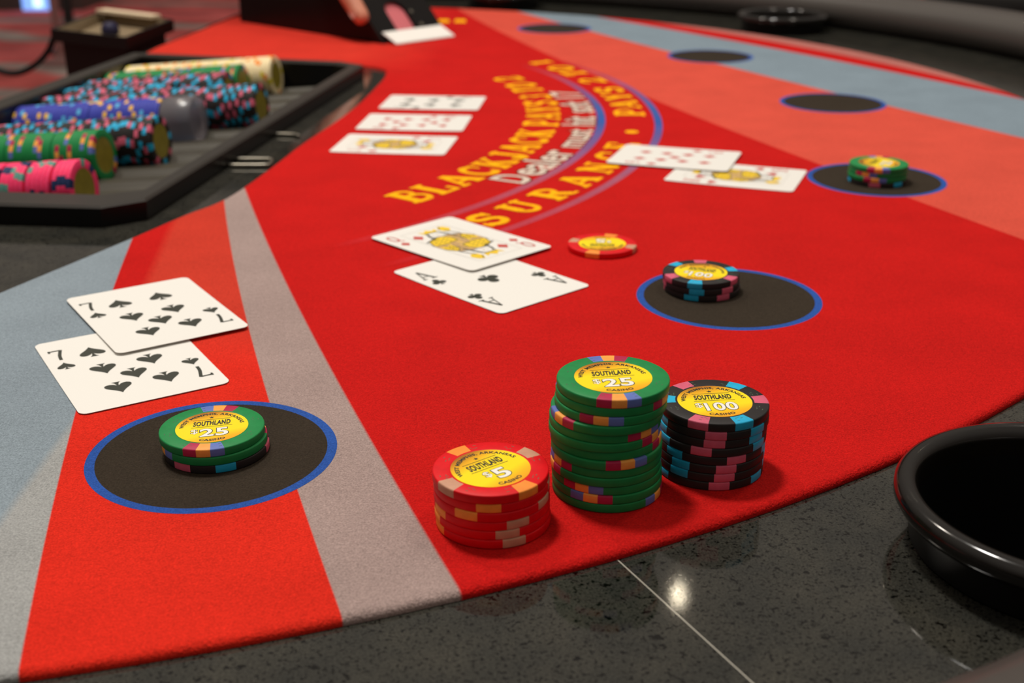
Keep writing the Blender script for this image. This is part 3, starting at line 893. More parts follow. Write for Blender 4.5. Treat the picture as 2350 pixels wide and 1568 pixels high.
for kind, gv, s_end, cnt, per, lab, grp in ROWS:
    s_ = s_end
    for i in range(cnt):
        s_ -= CHH + 0.00003
        if i % per == per - 1:
            s_ -= 0.0022 if kind == 'pink' else 0.0010
        if s_ < -0.248:
            break
        a = random.uniform(0, 360) if kind not in ('pink', 'g25') else (-40 + 25 * (i // 4) + random.uniform(-12, 12) if kind == 'pink' else random.choice((20, 65, 110, 150)) + random.uniform(-20, 20))
        wob = (TV * random.uniform(-0.00015, 0.00015) + Vector((0, 0, random.uniform(-0.0001, 0.0002))))
        x_ = XA * math.cos(R(a)) + YA * math.sin(R(a)); y_ = AX.cross(x_)
        p = tray_pt(s_, gv, DZ) + wob
        o = link_obj({'pink': 'pink_casino_chip', 'g25': 'green_casino_chip', 'b100t': 'black_casino_chip', 'blue': 'blue_casino_chip', 'white': 'cream_casino_chip'}[kind], TM[kind])
        o.matrix_world = Matrix(((x_.x, y_.x, AX.x, p.x), (x_.y, y_.y, AX.y, p.y), (x_.z, y_.z, AX.z, p.z), (0, 0, 0, 1)))
        tag(o, lab, 'casino chip', grp)

# clear spacer in the blue row
M_CLEAR = mat('frosted_clear_plastic', (0.50, 0.46, 0.50), 0.28, spec=0.6, trans=0.8)
mb = MB([M_CLEAR])
mb.lathe([(0.0, 0), (0.0185, 0), (CR, 0.0008), (CR, 0.0270), (0.0185, 0.0278), (0.0, 0.0278)], 48)
p = tray_pt(-0.1105, 0.250, DZ)
o = mb.obj('clear_spacer')
o.matrix_world = Matrix(((XA.x, YA.x, AX.x, p.x), (XA.y, YA.y, AX.y, p.y), (XA.z, YA.z, AX.z, p.z), (0, 0, 0, 1)))
tag(o, 'frosted clear plastic spacer at the right end of the blue chip row', 'spacer')

# ------------------------------------------------------------------ playing cards
CW, CL = 0.0635, 0.0889


def heart_pts(n=28):
    p = []
    for i in range(n):
        t = 2 * PI * i / n
        p.append((16 * math.sin(t) ** 3 / 32, (13 * math.cos(t) - 5 * math.cos(2 * t) - 2 * math.cos(3 * t) - math.cos(4 * t) + 3) / 30))
    return p


_h = [(0.0, 0.56), (0.07, 0.43), (0.18, 0.28), (0.33, 0.12), (0.46, -0.03), (0.50, -0.16), (0.47, -0.28), (0.37, -0.35), (0.25, -0.35), (0.13, -0.29), (0.03, -0.17)]
SPADE = [(-x, y) for x, y in _h[:0:-1]] + _h


def pip(kind):
    """list of outlines in a box of about 1 x 1 centred on the origin"""
    if kind == 'heart':
        return [[(x, -y) for x, y in SPADE]]
    if kind == 'diamond':
        return [[(0, .55), (-.08, .42), (-.42, 0), (-.08, -.42), (0, -.55), (.08, -.42), (.42, 0), (.08, .42)]]
    stem = [(-.03, .1), (-.04, -.22), (-.08, -.40), (-.17, -.51), (.17, -.51), (.08, -.40), (.04, -.22), (.03, .1)]
    if kind == 'spade':
        return [SPADE, stem]
    return [el(0, .25, .23, .24, 0, 345, 23), el(-.26, -.12, .23, .23, 0, 345, 23), el(.26, -.12, .23, .23, 0, 345, 23), [(-.1, -.15), (.1, -.15), (.08, .15), (-.08, .15)], stem]


def card_curve(x, y):
    return 0.00020 * (y / 0.0444) ** 2 + 0.00003 * (x / 0.0317) ** 2


def card_mesh(suit, rank, pips, big=11.0, court=None, corners=((-24.6, 26.0, 0), (24.6, -26.0, 180)), corner_suits=((-24.6, 12.0, 0), (24.6, -12.0, 180)), glyph=None, gh=12.0, sz=8.0):
    ink = 1 if suit in ('spade', 'club') else 2
    mb = MB([M_CARD, M_CBLK, M_CRED, M_CYEL, M_CBRN, M_CPNK, M_CGRY, M_CEDGE])
    # rounded outline sampled as strips so that the stock can bow slightly
    rc = 0.0036
    ol = []
    for cx, cy, a in ((CW / 2 - rc, CL / 2 - rc, 0), (-CW / 2 + rc, CL / 2 - rc, 90), (-CW / 2 + rc, -CL / 2 + rc, 180), (CW / 2 - rc, -CL / 2 + rc, 270)):
        ol += [(cx + rc * math.cos(R(a + k * 15)), cy + rc * math.sin(R(a + k * 15))) for k in range(7)]
    ys = sorted({round(y, 6) for _, y in ol} | {round(-CL / 2 + rc + (CL - 2 * rc) * k / 20, 6) for k in range(21)})

    def xw(y):
        d = abs(y) - (CL / 2 - rc)
        return CW / 2 if d <= 0 else CW / 2 - rc + math.sqrt(max(rc * rc - d * d, 0))
    nx = 8
    for top in (True, False):
        vs = []
        for y in ys:
            w = xw(y)
            for k in range(nx + 1):
                x = -w + 2 * w * k / nx
                vs.append((x, y, card_curve(x, y) + (0.0003 if top else 0.0)))
        fs = [(i * (nx + 1) + k, i * (nx + 1) + k + 1, (i + 1) * (nx + 1) + k + 1, (i + 1) * (nx + 1) + k) for i in range(len(ys) - 1) for k in range(nx)]
        if not top:
            fs = [f[::-1] for f in fs]
        mb.add(vs, fs, 0, True)
    edge = [(xw(y), y) for y in ys] + [(-xw(y), y) for y in ys[::-1]]
    n = len(edge)
    mb.add([(x, y, card_curve(x, y)) for x, y in edge] + [(x, y, card_curve(x, y) + 0.0003) for x, y in edge], [(i, (i + 1) % n, n + (i + 1) % n, n + i) for i in range(n)], 7)
    Z = 0.0003 + 0.00005

    cnt = [0]

    def place(pts, x, y, s, rot, mi, dz=0.0):
        cnt[0] += 1
        dz = dz + (cnt[0] % 25) * 4e-7
        c, sn = math.cos(R(rot)), math.sin(R(rot))
        mb.poly([[((x + (px * c - py * sn) * s) * 0.001, (y + (px * sn + py * c) * s) * 0.001) for px, py in pts]], Z + dz, mi, zf=card_curve)
    for x, y, rot in pips:
        for o_ in pip(suit):
            place(o_, x, y, big, rot, ink)
    g = glyph or rank
    for x, y, rot in corners:
        w = SLAB[g][0]
        for pts, sw in SLAB[g][1]:
            for q in strip(pts, sw):
                place([((px - w / 2) * 0.72, py - 0.5) for px, py in q], x, y, gh, rot, ink)
    for x, y, rot in corner_suits:
        for o_ in pip(suit):
            place(o_, x, y, sz, rot, ink)
    if court:
        frame = [(-16.8, -34), (16.8, -34), (16.8, 34), (-16.8, 34)]
        for a_, b_ in zip(frame, frame[1:] + frame[:1]):
            for q in strip([a_, b_], 0.25):
                place(q, 0, 0, 1, 0, 6)
        place([(-3.5, 0), (3.5, 0), (3.5, 9), (-3.5, 9)], 0, 0, 1, 0, 5)
        for rot in (0, 180):
            def cp(pts, mi, dz):
                place(pts, 0, 0, 1, rot, mi, dz)
            cp([(-16.3, 0), (16.3, 0), (15.8, 7), (12, 13.5), (4, 16.5), (-6, 16.5), (-13, 12.5), (-16, 6)], 5, 0.00001)      # robe
            cp([(-15.5, 3.5), (-9, 2.2), (1.5, 4.5), (2.6, 10), (0, 15.6), (-7, 15.8), (-13, 11.8)], 3, 0.00003)                # sleeve
            cp([(7, 1), (15.6, 0.5), (15.2, 7), (11.8, 12), (8, 9)], 3, 0.00003)
            for q in strip([(7, 1), (8, 9), (11.8, 12)], 0.7) + strip([(-16.2, 4), (-13, 12.4), (-6, 16.4), (4, 16.4), (12, 13.4), (16.2, 5)], 0.6):
                cp(q, 1, 0.00006)
            for k in range(6):
                cp(el(10 + (k % 2) * 2.8, 2.5 + (k // 2) * 2.8, 0.6, 0.5, 0, 330, 8), 1, 0.00007)
            for k in range(-3, 5):                                                                                           # pleats and hem marks
                cp([(k * 3.8 - 0.5, 0), (k * 3.8 + 0.5, 0), (k * 3.4 + 0.4, 3.4), (k * 3.4 - 0.3, 3.4)], 4 if k % 2 else 3, 0.00004)
            for k in range(4):
                cp([(3.4 + k * 2.6, 4), (4.0 + k * 2.6, 4), (3.0 + k * 2.4, 13 - k * 1.6), (2.5 + k * 2.4, 13 - k * 1.6)], 1 if k % 2 else 3, 0.00005)
            for q in strip([(-15.8, 3.2), (-9, 2), (1.8, 4.2), (2.9, 10), (0.2, 15.8)], 0.6):
                cp(q, 1, 0.00006)
            cp([(-15.6, 12), (-8, 15.2), (-2, 16.8), (-2, 16), (-8, 14.2), (-15, 11)], 1, 0.00006)
            for k in range(9):
                cp(el(-11 + (k % 3) * 4.2, 5.2 + (k // 3) * 3.2, 0.75, 0.6, 0, 330, 8), 1, 0.00007)
            cp(el(0, 20.5, 4.6, 5.6, 0, 345, 20), 6, 0.00002)                                                                # head
            cp(el(0, 20.5, 4.2, 5.2, 0, 345, 20), 0, 0.00004)
            cp([(-1.8, 21.6), (-0.7, 21.6), (-0.7, 22), (-1.8, 22)], 1, 0.00006)
            cp([(0.8, 21.6), (1.9, 21.6), (1.9, 22), (0.8, 22)], 1, 0.00006)
            cp([(-0.2, 20.8), (0.2, 20.8), (0.4, 19.2), (-0.4, 19.2)], 4, 0.00006)
            cp([(-1, 17.9), (1, 17.9), (0.6, 17.5), (-0.6, 17.5)], 2, 0.00006)
            for q in strip([(-4.4, 24), (-6, 20), (-6.6, 16), (-8, 12.5)], 1.3) + strip([(4.4, 24), (6, 19), (6.4, 15), (8, 11)], 1.5):
                cp(q, 1, 0.00005)
            if court == 'king':
                cp([(-3.4, 17.4), (3.4, 17.4), (2.6, 13.5), (0, 12.4), (-2.6, 13.5)], 4, 0.00008)
            crown = [(-5, 25), (5, 25), (6.4, 31), (3, 28.5), (0, 32), (-3, 28.5), (-6.4, 31)] if court != 'jack' else [(-5.5, 25), (5.5, 25), (6.5, 28.5), (-6.5, 28.5)]
            cp(crown, 3, 0.00003)
            cp([(-5, 25), (5, 25), (5.1, 25.9), (-5.1, 25.9)], 1, 0.00006)
            cp([(8, 23), (12, 22), (15, 26), (13.6, 31), (10, 32.5), (7.5, 28)], 3, 0.00003)                                  # what the figure holds
            for q in strip([(9, 24), (12.5, 14)], 0.8) + strip([(7.6, 27), (11, 32)], 0.5):
                cp(q, 1, 0.00006)
            for o_ in pip(suit):
                place([(px, py) for px, py in o_], -12.2 if rot == 0 else 12.2, 23 if rot == 0 else -23, 8.5, rot, ink, 0.00003)
    return mb.mesh('playing_card')


def card(name_label, mesh, x, y, ang, z=0.0001, tx=0.0, ty=0.0):
    o = link_obj('playing_card', mesh, None, (x, y, z), (tx, ty, ang))
    return tag(o, name_label, 'playing card')


I = 180
seven = card_mesh('spade', '7', [(-10.8, 22.3, 0), (9.8, 22.3, 0), (-11, 0, I), (9.8, .3, I), (-.6, -11.8, I), (-10.6, -24, I), (10.1, -23.8, I)], 11.6, corners=((-25.2, 26.2, 0), (25.2, -26.2, 180)), corner_suits=((-24.7, 11.6, 0), (24.4, -12.2, 180)), gh=12.5, sz=7.8)
ace = card_mesh('club', 'a', [(0, 0, I)], 13.0, corners=((-23.2, 27.6, 0), (25, -26.5, 180), (-22.8, -29, 180), (23.2, 31.0, 0)), corner_suits=((-23.6, 14.5, 0), (24.2, -12.8, 180), (-23.8, -16.4, 180), (23.6, 20.5, 0)), gh=13, sz=8.6)
queen = card_mesh('diamond', 'Q', [], court='queen', corners=((-24.4, 31.0, 0), (24.4, -31.0, 180)), corner_suits=((-25, 19.2, 0), (24.6, -19.0, 180)), gh=11.5, sz=7)
nine = card_mesh('diamond', '9', [(a_, b_, 0) for a_ in (-10.4, 10.4) for b_ in (24, 8, -8, -24)] + [(0, 0, 0)], 9.5, gh=11)
king = card_mesh('heart', 'k', [], court='king', gh=11)
six = card_mesh('club', '6', [(a_, b_, 0 if b_ > -10 else I) for a_ in (-11, 11) for b_ in (23.5, 1.5, -22)], 11, gh=10)
ten = card_mesh('heart', 't', [(a_, b_, 0 if b_ > 0 else I) for a_ in (-11.5, 11.5) for b_ in (25, 7.6, -7.6, -25)] + [(0, 15.5, 0), (0, -16, I)], 9.5, gh=10)
jack = card_mesh('diamond', 'j', [], court='king', gh=10)
card('white seven of spades nearest the left-hand betting circle, tucked under another seven', seven, -0.1710, 0.5067, 0.5462, 0.0001)
card('white seven of spades lying on top of the other seven of spades', seven, -0.1760, 0.5689, 0.5779, 0.0011, tx=-0.004)
card('white ace of clubs lying partly under the queen of diamonds', ace, -0.0118, 0.6222, 0.7375, 0.0001)
card('white queen of diamonds with yellow figure lying on the ace', queen, -0.0300, 0.6849, 0.7716, 0.0011, tx=-0.004)
card('white king of hearts lying beside the third betting circle', king, 0.1574, 0.8446, 1.1989, 0.0001)
card('white nine of diamonds overlapping the king beside the far bet', nine, 0.1204, 0.8948, 1.2355, 0.0011, tx=-0.004)
card('white court card with yellow figure, nearest of the three dealer cards', jack, -0.0905, 0.9445, 1.4407)
card('white ten with faint red pips, middle one of the three dealer cards', ten, -0.0810, 1.0267, 1.4710)
card('white six of clubs, farthest of the three dealer cards', six, -0.0706, 1.1133, 1.4671)

# ------------------------------------------------------------------ cup holders
CUPL = ['glossy black cup holder set in the granite at the near right corner', 'glossy black cup holder in the far granite border right of the blue stripe', 'glossy black cup holder at the far end behind the betting circles']
for (cx, cy), lab in zip(CUPS, CUPL):
    c_ = empty('cup_holder', lab, 'cup holder', (cx, cy, GZ), group='cup holders in the granite border')
    dz = -GZ
    m_ = MB([M_CUP])
    m2_ = MB([M_CUPIN])
    m2_.lathe([(r_, z_ + dz) for r_, z_ in ((0.0500, -0.002), (0.0510, 0.006), (0.0530, 0.0102))], 128)
    m2_.obj('collar', c_)
    m_.lathe([(r_, z_ + dz) for r_, z_ in ((0.0522, 0.0096), (0.0552, 0.0108), (0.0566, 0.0132), (0.0565, 0.0158),
                                           (0.0551, 0.0178), (0.0528, 0.0186), (0.0505, 0.0180), (0.0490, 0.0162), (0.0483, 0.0135), (0.0480, 0.008))], 128)
    m_.obj('rim', c_)
    m_ = MB([M_CUPIN])
    m_.lathe([(0.0480, 0.008 + dz), (0.0460, -0.02 + dz), (0.0425, -0.062 + dz), (0.037, -0.068 + dz), (0.0, -0.068 + dz)], 96)
    m_.obj('cup', c_)

# ------------------------------------------------------------------ metal lock staples between tray and felt
for k, (pts, lab) in enumerate((([(-0.214, 0.9045), (-0.183, 0.9035), (-0.1785, 0.9000), (-0.1775, 0.889), (-0.181, 0.8845), (-0.211, 0.8845)], 'flat metal lock staple beside the tray, nearer one'),
                                ([(-0.203, 0.992), (-0.176, 0.988), (-0.1715, 0.982)], 'thin metal lock bar beside the tray, farther one'))):
    m_ = MB([M_CHROME])
    m_.tube(smooth_open([(x, y, GZ + 0.0016) for x, y in pts], 4), 0.0014, 8)
    tag(m_.obj('lock_bar'), lab, 'metal bar')

# ------------------------------------------------------------------ card shoe with the dealer's hand
SD = Vector((0.712, -0.702, 0)); SN = Vector((0.702, 0.712, 0))       # along the shoe, across it (away from the viewer)
SP = Vector((-0.150, 1.472, 0))                                         # near front foot
shoe = empty('card_shoe', 'black card dealing shoe with sloping front standing at the far end of the felt', 'card shoe', tuple(SP))


def sp(u_, w_, z_):
    p = SD * u_ + SN * w_
    return (p.x, p.y, z_)


def prism(mb, prof, w0, w1, mi=0):
    """profile in (u along the shoe, z), extruded across it"""
    n_ = len(prof)
    mb.add([sp(u_, w0, z_) for u_, z_ in prof] + [sp(u_, w1, z_) for u_, z_ in prof],
           [tuple(range(n_)), tuple(range(n_, 2 * n_))[::-1]] + [(i, n_ + i, n_ + (i + 1) % n_, (i + 1) % n_) for i in range(n_)], mi)


W_ = 0.102
for w0, w1 in ((0.0, 0.005), (W_ - 0.005, W_)):
    m_ = MB([M_BLACKP]); prism(m_, [(-0.295, 0.0005), (0.0, 0.0005), (-0.10, 0.1005), (-0.12, 0.110), (-0.295, 0.120)], w0, w1); m_.obj('side_panel', shoe)
m_ = MB([M_BLACKP]); prism(m_, [(-0.295, 0.0005), (-0.002, 0.0005), (-0.006, 0.004), (-0.295, 0.004)], 0.005, W_ - 0.005); m_.obj('base_plate', shoe)
m_ = MB([M_BLACKP]); prism(m_, [(-0.295, 0.004), (-0.290, 0.004), (-0.290, 0.119), (-0.295, 0.119)], 0.005, W_ - 0.005); m_.obj('back_panel', shoe)
m_ = MB([M_BLACKP]); prism(m_, [(-0.290, 0.112), (-0.16, 0.104), (-0.16, 0.109), (-0.290, 0.117)], 0.005, W_ - 0.005); m_.obj('lid', shoe)
# sloping front plate with an arched finger opening; q runs up the slope
r2 = math.sqrt(0.5)


def slope(w_, q, off=0.0):
    return sp(-q * r2 + off * r2, w_, q * r2 + off * r2 + 0.001)


m_ = MB([M_BLACKP])
outer = [(0.005, 0.010), (W_ - 0.005, 0.010), (W_ - 0.005, 0.135), (0.005, 0.135)]
ow = 0.0155
open_ = [(0.047 - ow, 0.010)] + [(0.047 + ow * math.cos(R(180 - k * 15)), 0.043 + ow * math.sin(R(180 - k * 15))) for k in range(13)] + [(0.047 + ow, 0.010)]
plate = [(0.005, 0.010)] + open_ + [(W_ - 0.005, 0.010), (W_ - 0.005, 0.135), (0.005, 0.135)]
tri = tessellate_polygon([[Vector((a_, b_, 0)) for a_, b_ in plate]])
m_.add([slope(a_, b_, 0.0) for a_, b_ in plate], tri)
m_.add([slope(a_, b_, -0.004) for a_, b_ in plate], [t[::-1] for t in tri])
n_ = len(plate)
m_.add([slope(a_, b_, 0.0) for a_, b_ in plate] + [slope(a_, b_, -0.004) for a_, b_ in plate], [(i, n_ + i, n_ + (i + 1) % n_, (i + 1) % n_) for i in range(n_)])
m_.obj('front_plate', shoe)
m_ = MB([M_ROSE])
m_.add([slope(a_, b_, c_) for c_ in (-0.0045, -0.0075) for a_, b_ in ((0.012, 0.008), (W_ - 0.012, 0.008), (W_ - 0.012, 0.090), (0.012, 0.090))], [(0, 1, 2, 3), (7, 6, 5, 4), (0, 4, 5, 1), (1, 5, 6, 2), (2, 6, 7, 3), (3, 7, 4, 0)])
o = m_.obj('card_pack'); tag(o, 'pack of rose-backed cards seen through the opening of the shoe', 'playing cards'); o.location = tuple(SP)
m_ = MB([M_CARD])
prism(m_, [(0.016, 0.0010), (0.0155, 0.0022), (-0.0088, 0.0125), (-0.0095, 0.0115)], 0.006, W_ - 0.003)
o = m_.obj('playing_card'); tag(o, 'white card edge sticking out of the foot of the card shoe', 'playing card'); o.location = tuple(SP)
for w_, q in ((0.068, 0.040), (0.072, 0.020)):
    m_ = MB([M_CHROME])
    m_.add([slope(w_ + 0.0022 * math.cos(t), q + 0.0022 * math.sin(t), h) for h in (0.0, 0.0012) for t in (2 * PI * k / 12 for k in range(12))],
           [tuple(range(12, 24))] + [(k, (k + 1) % 12, 12 + (k + 1) % 12, 12 + k) for k in range(12)])
    m_.obj('rivet', shoe)

# hand: palm over the shoe, thumb down the near side, fingers down the far side
M_SKIN = mat('skin', (0.62, 0.27, 0.16), 0.45)
n = NT(M_SKIN); co = n.coord()
n.link(n.ramp(n.noise(co, 60, 3), [(0.3, (0.52, 0.19, 0.11)), (0.7, (0.72, 0.34, 0.22))]), n.b.inputs['Base Color'])
n.b.inputs['Subsurface Weight'].default_value = 0.15
n.b.inputs['Subsurface Radius'].default_value = (0.01, 0.004, 0.002)
n.bump(n.noise(co, 500, 3), 0.2, 0.0004)


def skin(name, nodes, edges, parent, material, sub=2):
    me = bpy.data.meshes.new(name)
    bm = bmesh.new()
    lay = bm.verts.layers.skin.verify()
    bv = []
    for i, (p, r_) in enumerate(nodes):
        v = bm.verts.new(p); v[lay].radius = (r_, r_); v[lay].use_root = (i == 0)
        bv.append(v)
    for a_, b_ in edges:
        bm.edges.new((bv[a_], bv[b_]))
    bm.to_mesh(me); bm.free()
    me.materials.append(material)
    o = link_obj(name, me, parent)
    m1 = o.modifiers.new('skin', 'SKIN'); m1.use_smooth_shade = True
    m2 = o.modifiers.new('sub', 'SUBSURF'); m2.levels = sub; m2.render_levels = sub
    return o


person = empty('person', 'dealer arm in a black sleeve, bare hand gripping the card shoe', 'person', tuple(SP))
nodes = []; edges = []


def nd(u_, w_, z_, r_, prev=None):
    nodes.append((sp(u_, w_, z_), r_))
    if prev is not None:
        edges.append((prev, len(nodes) - 1))
    return len(nodes) - 1


wr = nd(-0.235, 0.030, 0.180, 0.024)
pm = nd(-0.185, 0.042, 0.158, 0.030, wr)
hb = nd(-0.150, 0.055, 0.146, 0.028, pm)
# thumb on the near side panel
t0 = nd(-0.135, 0.006, 0.130, 0.017, pm)
t1 = nd(-0.082, -0.012, 0.088, 0.0132, t0)
t2 = nd(-0.048, -0.013, 0.055, 0.0118, t1)
t3 = nd(-0.026, -0.0115, 0.031, 0.0112, t2)
t4 = nd(-0.0195, -0.0105, 0.0235, 0.0080, t3)
for du, len_ in ((0.040, 0.92), (0.018, 1.0), (-0.004, 0.95), (-0.026, 0.8)):
    k0 = nd(-0.150 + du, 0.092, 0.140, 0.0125, hb)
    k1 = nd(-0.138 + du * 1.15, 0.1130, 0.124 + 0.0, 0.0098, k0)
    k2 = nd(-0.112 + du * 1.2, 0.1145, 0.124 - 0.030 * len_, 0.0088, k1)
    k3 = nd(-0.095 + du * 1.25, 0.1125, 0.124 - 0.058 * len_, 0.0078, k2)
skin('hand', nodes, edges, person, M_SKIN)
nm = MB([mat('nail', (0.80, 0.52, 0.42), 0.25)])
nu = []
for k in range(10):
    t = 2 * PI * k / 10
    du, dz_ = 0.0062 * math.cos(t), 0.0075 * math.sin(t)
    nu.append(sp(-0.030 + du * 0.7 + dz_ * -0.7, -0.0228 + abs(du) * 0.35, 0.0355 + dz_ * 0.7 + du * 0.7))
nm.add(nu, [tuple(range(10))], 0, True)
nm.obj('thumb_nail', person)
nodes2 = [(sp(-0.215, 0.033, 0.178), 0.034), (sp(-0.27, 0.02, 0.190), 0.040), (sp(-0.40, -0.02, 0.20), 0.048), (sp(-0.50, -0.05, 0.20), 0.052)]
M_CLOTH = plastic('black_sleeve_cloth', (0.012, 0.012, 0.013), 0.85, 0.3, 300)
skin('sleeve', nodes2, [(0, 1), (1, 2), (2, 3)], person, M_CLOTH)

# ------------------------------------------------------------------ open box hanging by the dealer edge
bx = empty('waste_bin', 'tall open black bin with tan interior standing beside the dealer edge', 'bin', (-0.50, 1.55, -0.76))
A_, B_, C_, D_ = (-0.548, 1.497), (-0.437, 1.425), (-0.424, 1.585), (-0.543, 1.675)
top = [A_, B_, C_, D_]
ZT = 0.015
BO = (0.50, -1.55, 0.76)
M_BIN = plastic('bin_black', (0.004, 0.003, 0.003), 0.6, 0.1, 50)
M_TAN = plastic('bin_tan_inside', (0.23, 0.17, 0.10), 0.6, 0.1, 50)
m_ = MB([M_BIN])
inn = inset(top, 0.006)
lo = inset(top, 0.012)
m_.add([(x, y, ZT) for x, y in top] + [(x, y, ZT - 0.014) for x, y in top] + [(x, y, ZT - 0.016) for x, y in lo] + [(x, y, -0.758) for x, y in inset(top, 0.02)] + [(x, y, ZT) for x, y in inn],
       [(i, 4 + i, 4 + (i + 1) % 4, (i + 1) % 4) for i in range(4)] + [(4 + i, 8 + i, 8 + (i + 1) % 4, 4 + (i + 1) % 4) for i in range(4)] + [(8 + i, 12 + i, 12 + (i + 1) % 4, 8 + (i + 1) % 4) for i in range(4)] +
       [(12, 15, 14, 13)] + [(i, (i + 1) % 4, 16 + (i + 1) % 4, 16 + i) for i in range(4)])
m_.obj('body', bx, BO)
m_ = MB([M_TAN])
m_.add([(x, y, ZT - 0.0005) for x, y in inn] + [(x, y, ZT - 0.014) for x, y in inset(top, 0.010)], [(i, (i + 1) % 4, 4 + (i + 1) % 4, 4 + i) for i in range(4)] + [(4, 5, 6, 7)])
m_.obj('tan_liner', bx, BO)
m_ = MB([mat('cream_strip', (0.80, 0.64, 0.44), 0.5)])
dv = (Vector(C_) - Vector(D_)).normalized(); p0 = Vector(D_) + dv * 0.012; p1 = Vector(D_) + dv * 0.125; pn = Vector((dv.y, -dv.x)) * 0.016
m_.add([(p.x, p.y, z_) for z_ in (ZT + 0.0002, ZT + 0.004) for p in (p0, p1, p1 + pn, p0 + pn)], [(4, 7, 6, 5), (0, 1, 2, 3), (0, 4, 5, 1), (1, 5, 6, 2), (2, 6, 7, 3), (3, 7, 4, 0)])
m_.obj('cream_ledge', bx, BO)
m_ = MB([plastic('dark_blue_lump', (0.02, 0.018, 0.05), 0.5)])
m_.lathe([(0.0, 0.016), (0.006, 0.015), (0.0105, 0.010), (0.011, 0.003), (0.009, 0.0)], 16)
o = m_.obj('dark_cap', None, (-0.493, 1.548, ZT - 0.0138)); tag(o, 'small dark blue cap lying inside the open bin', 'cap')

# ------------------------------------------------------------------ the room beyond
def carpet():
    m = mat('casino_carpet', (0.3, 0.03, 0.03), 0.95, spec=0.1)
    n = NT(m); co = n.coord()
    mp = n.node('ShaderNodeMapping'); n.link(co, mp.inputs['Vector']); mp.inputs['Rotation'].default_value = (0, 0, R(12))
    nz = n.node('ShaderNodeTexNoise'); nz.inputs['Scale'].default_value = 0.9; n.link(mp.outputs[0], nz.inputs['Vector'])
    ad = n.node('ShaderNodeVectorMath', operation='MULTIPLY_ADD'); ad.inputs[1].default_value = (1.2, 0.9, 0); n.link(nz.outputs['Color'], ad.inputs[0]); n.link(mp.outputs[0], ad.inputs[2])
    w = n.node('ShaderNodeTexWave', wave_type='BANDS', bands_direction='Y'); w.inputs['Scale'].default_value = 0.20; w.inputs['Distortion'].default_value = 1.0
    n.link(ad.outputs[0], w.inputs['Vector'])
    c = n.ramp(w.outputs['Fac'], [(0.0, (0.72, 0.15, 0.15)), (0.30, (0.80, 0.18, 0.17)), (0.46, (0.74, 0.06, 0.07)), (0.56, (0.42, 0.33, 0.30)), (0.80, (0.48, 0.39, 0.36)), (0.90, (0.70, 0.14, 0.13))])
    k = n.ramp(n.noise(co, 3.5, 3), [(0.3, (0.6, 0.6, 0.6)), (0.7, (1.2, 1.2, 1.2))])
    n.link(n.mix(1.0, c, k, 'MULTIPLY'), n.b.inputs['Base Color'])
    return m


m_ = MB([carpet()])
m_.add([(-14, -3, -0.76), (14, -3, -0.76), (14, 22, -0.76), (-14, 22, -0.76)], [(0, 1, 2, 3)])
o = m_.obj('floor'); o['kind'] = 'structure'; o['label'] = 'red and grey patterned casino carpet'
m_ = MB([plastic('far_wall_paint', (0.10, 0.035, 0.03), 0.8, 0.2, 2)])
m_.add([(-14, 22, -0.76), (14, 22, -0.76), (14, 22, 3.0), (-14, 22, 3.0)], [(0, 1, 2, 3)])
o = m_.obj('wall_back'); o['kind'] = 'structure'; o['label'] = 'dark red back wall of the casino'

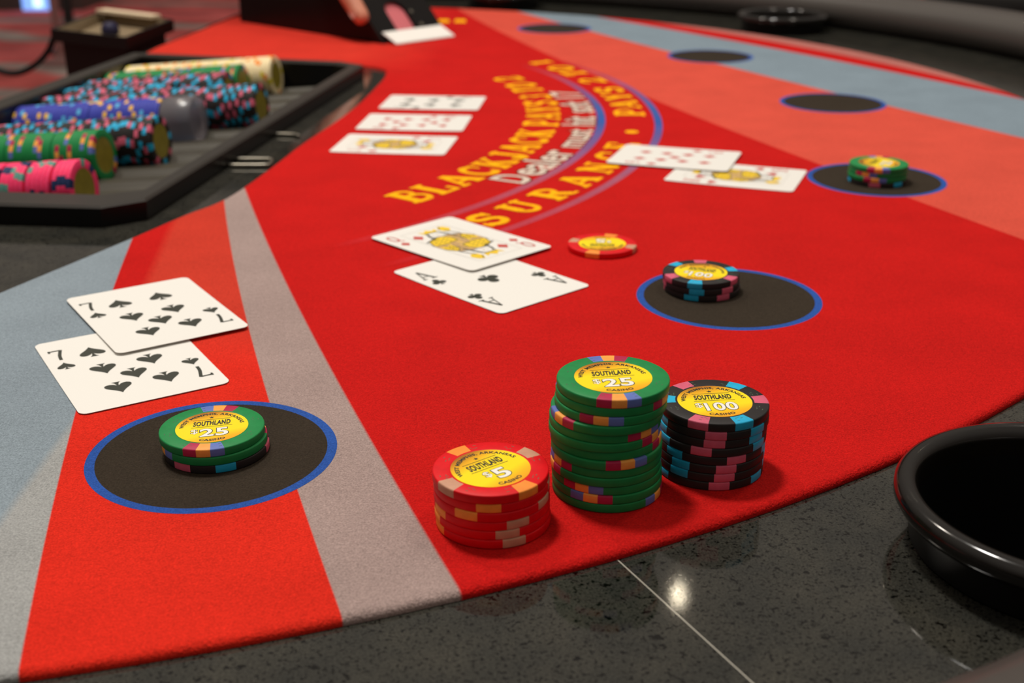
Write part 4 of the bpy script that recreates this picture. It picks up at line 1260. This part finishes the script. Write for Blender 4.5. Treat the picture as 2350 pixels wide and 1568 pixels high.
m_ = MB([mat('post_rose_metal', (0.30, 0.14, 0.13), 0.4)])
m_.lathe([(0.0, 0.0), (0.10, 0.0), (0.10, 0.010), (0.028, 0.03), (0.022, 0.05), (0.022, 1.30), (0.0, 1.32)], 24)
tag(m_.obj('stanchion', None, (-2.20, 6.10, -0.76)), 'slim rose-grey metal post standing on the carpet behind the black bin', 'post')
m_ = MB([mat('post_black_metal', (0.006, 0.006, 0.006), 0.4)])
m_.lathe([(0.0, 0.0), (0.12, 0.0), (0.12, 0.012), (0.030, 0.03), (0.026, 0.05), (0.026, 1.30), (0.0, 1.32)], 24)
tag(m_.obj('stanchion', None, (-2.26, 6.45, -0.76)), 'slim black metal post standing on the carpet behind the black bin', 'post')

m_ = MB([plastic('cable_rubber', (0.006, 0.005, 0.005), 0.6)])
m_.tube(smooth_open([(-0.86, 1.80, 0.05), (-0.79, 1.77, -0.02), (-0.745, 1.75, -0.060), (-0.72, 1.75, -0.0755), (-0.695, 1.75, -0.079), (-0.669, 1.75, -0.068), (-0.648, 1.75, -0.049), (-0.630, 1.74, -0.025), (-0.60, 1.70, -0.02), (-0.545, 1.665, -0.03)], 6), 0.0044, 10)
tag(m_.obj('power_cable'), 'thick black cable drooping in a loop left of the black bin', 'cable')

ms = empty('slot_machine', 'blue-lit slot machine cabinet glowing on the carpet far behind', 'slot machine', (-3.09, 8.3, -0.76))
m_ = MB([plastic('cabinet_grey', (0.10, 0.085, 0.075), 0.5)]); m_.box(-0.30, 0.30, -0.05, 0.6, 0, 1.6); m_.obj('cabinet', ms)
m_ = MB([mat('blue_lit_panel', (0.2, 0.4, 0.9), 0.4, emit=(0.22, 0.42, 1.0), es=1.2)]); m_.box(-0.085, 0.095, -0.062, -0.052, 0.0, 0.55); m_.obj('lit_panel', ms)
m_ = MB([mat('pale_lit_panel', (0.6, 0.8, 0.9), 0.4, emit=(0.62, 0.9, 1.0), es=1.5)]); m_.box(-0.01, 0.045, -0.068, -0.0625, 0.02, 0.5); m_.obj('lit_strip', ms)

# stool beyond the armrest, only its black seat edge shows
st = empty('bar_stool', 'black padded bar stool beyond the far armrest at the top right', 'stool', (1.72, 4.5, -0.76))
m_ = MB([plastic('stool_vinyl', (0.006, 0.005, 0.005), 0.5)])
m_.lathe([(0.0, 0.40), (0.22, 0.40), (0.245, 0.42), (0.25, 0.46), (0.235, 0.49), (0.0, 0.50)], 40); m_.obj('seat', st)
m_ = MB([M_CHROME]); m_.lathe([(0.0, 0.0), (0.22, 0.0), (0.22, 0.01), (0.03, 0.03), (0.025, 0.05), (0.025, 0.40), (0.0, 0.41)], 24); m_.obj('pedestal', st)
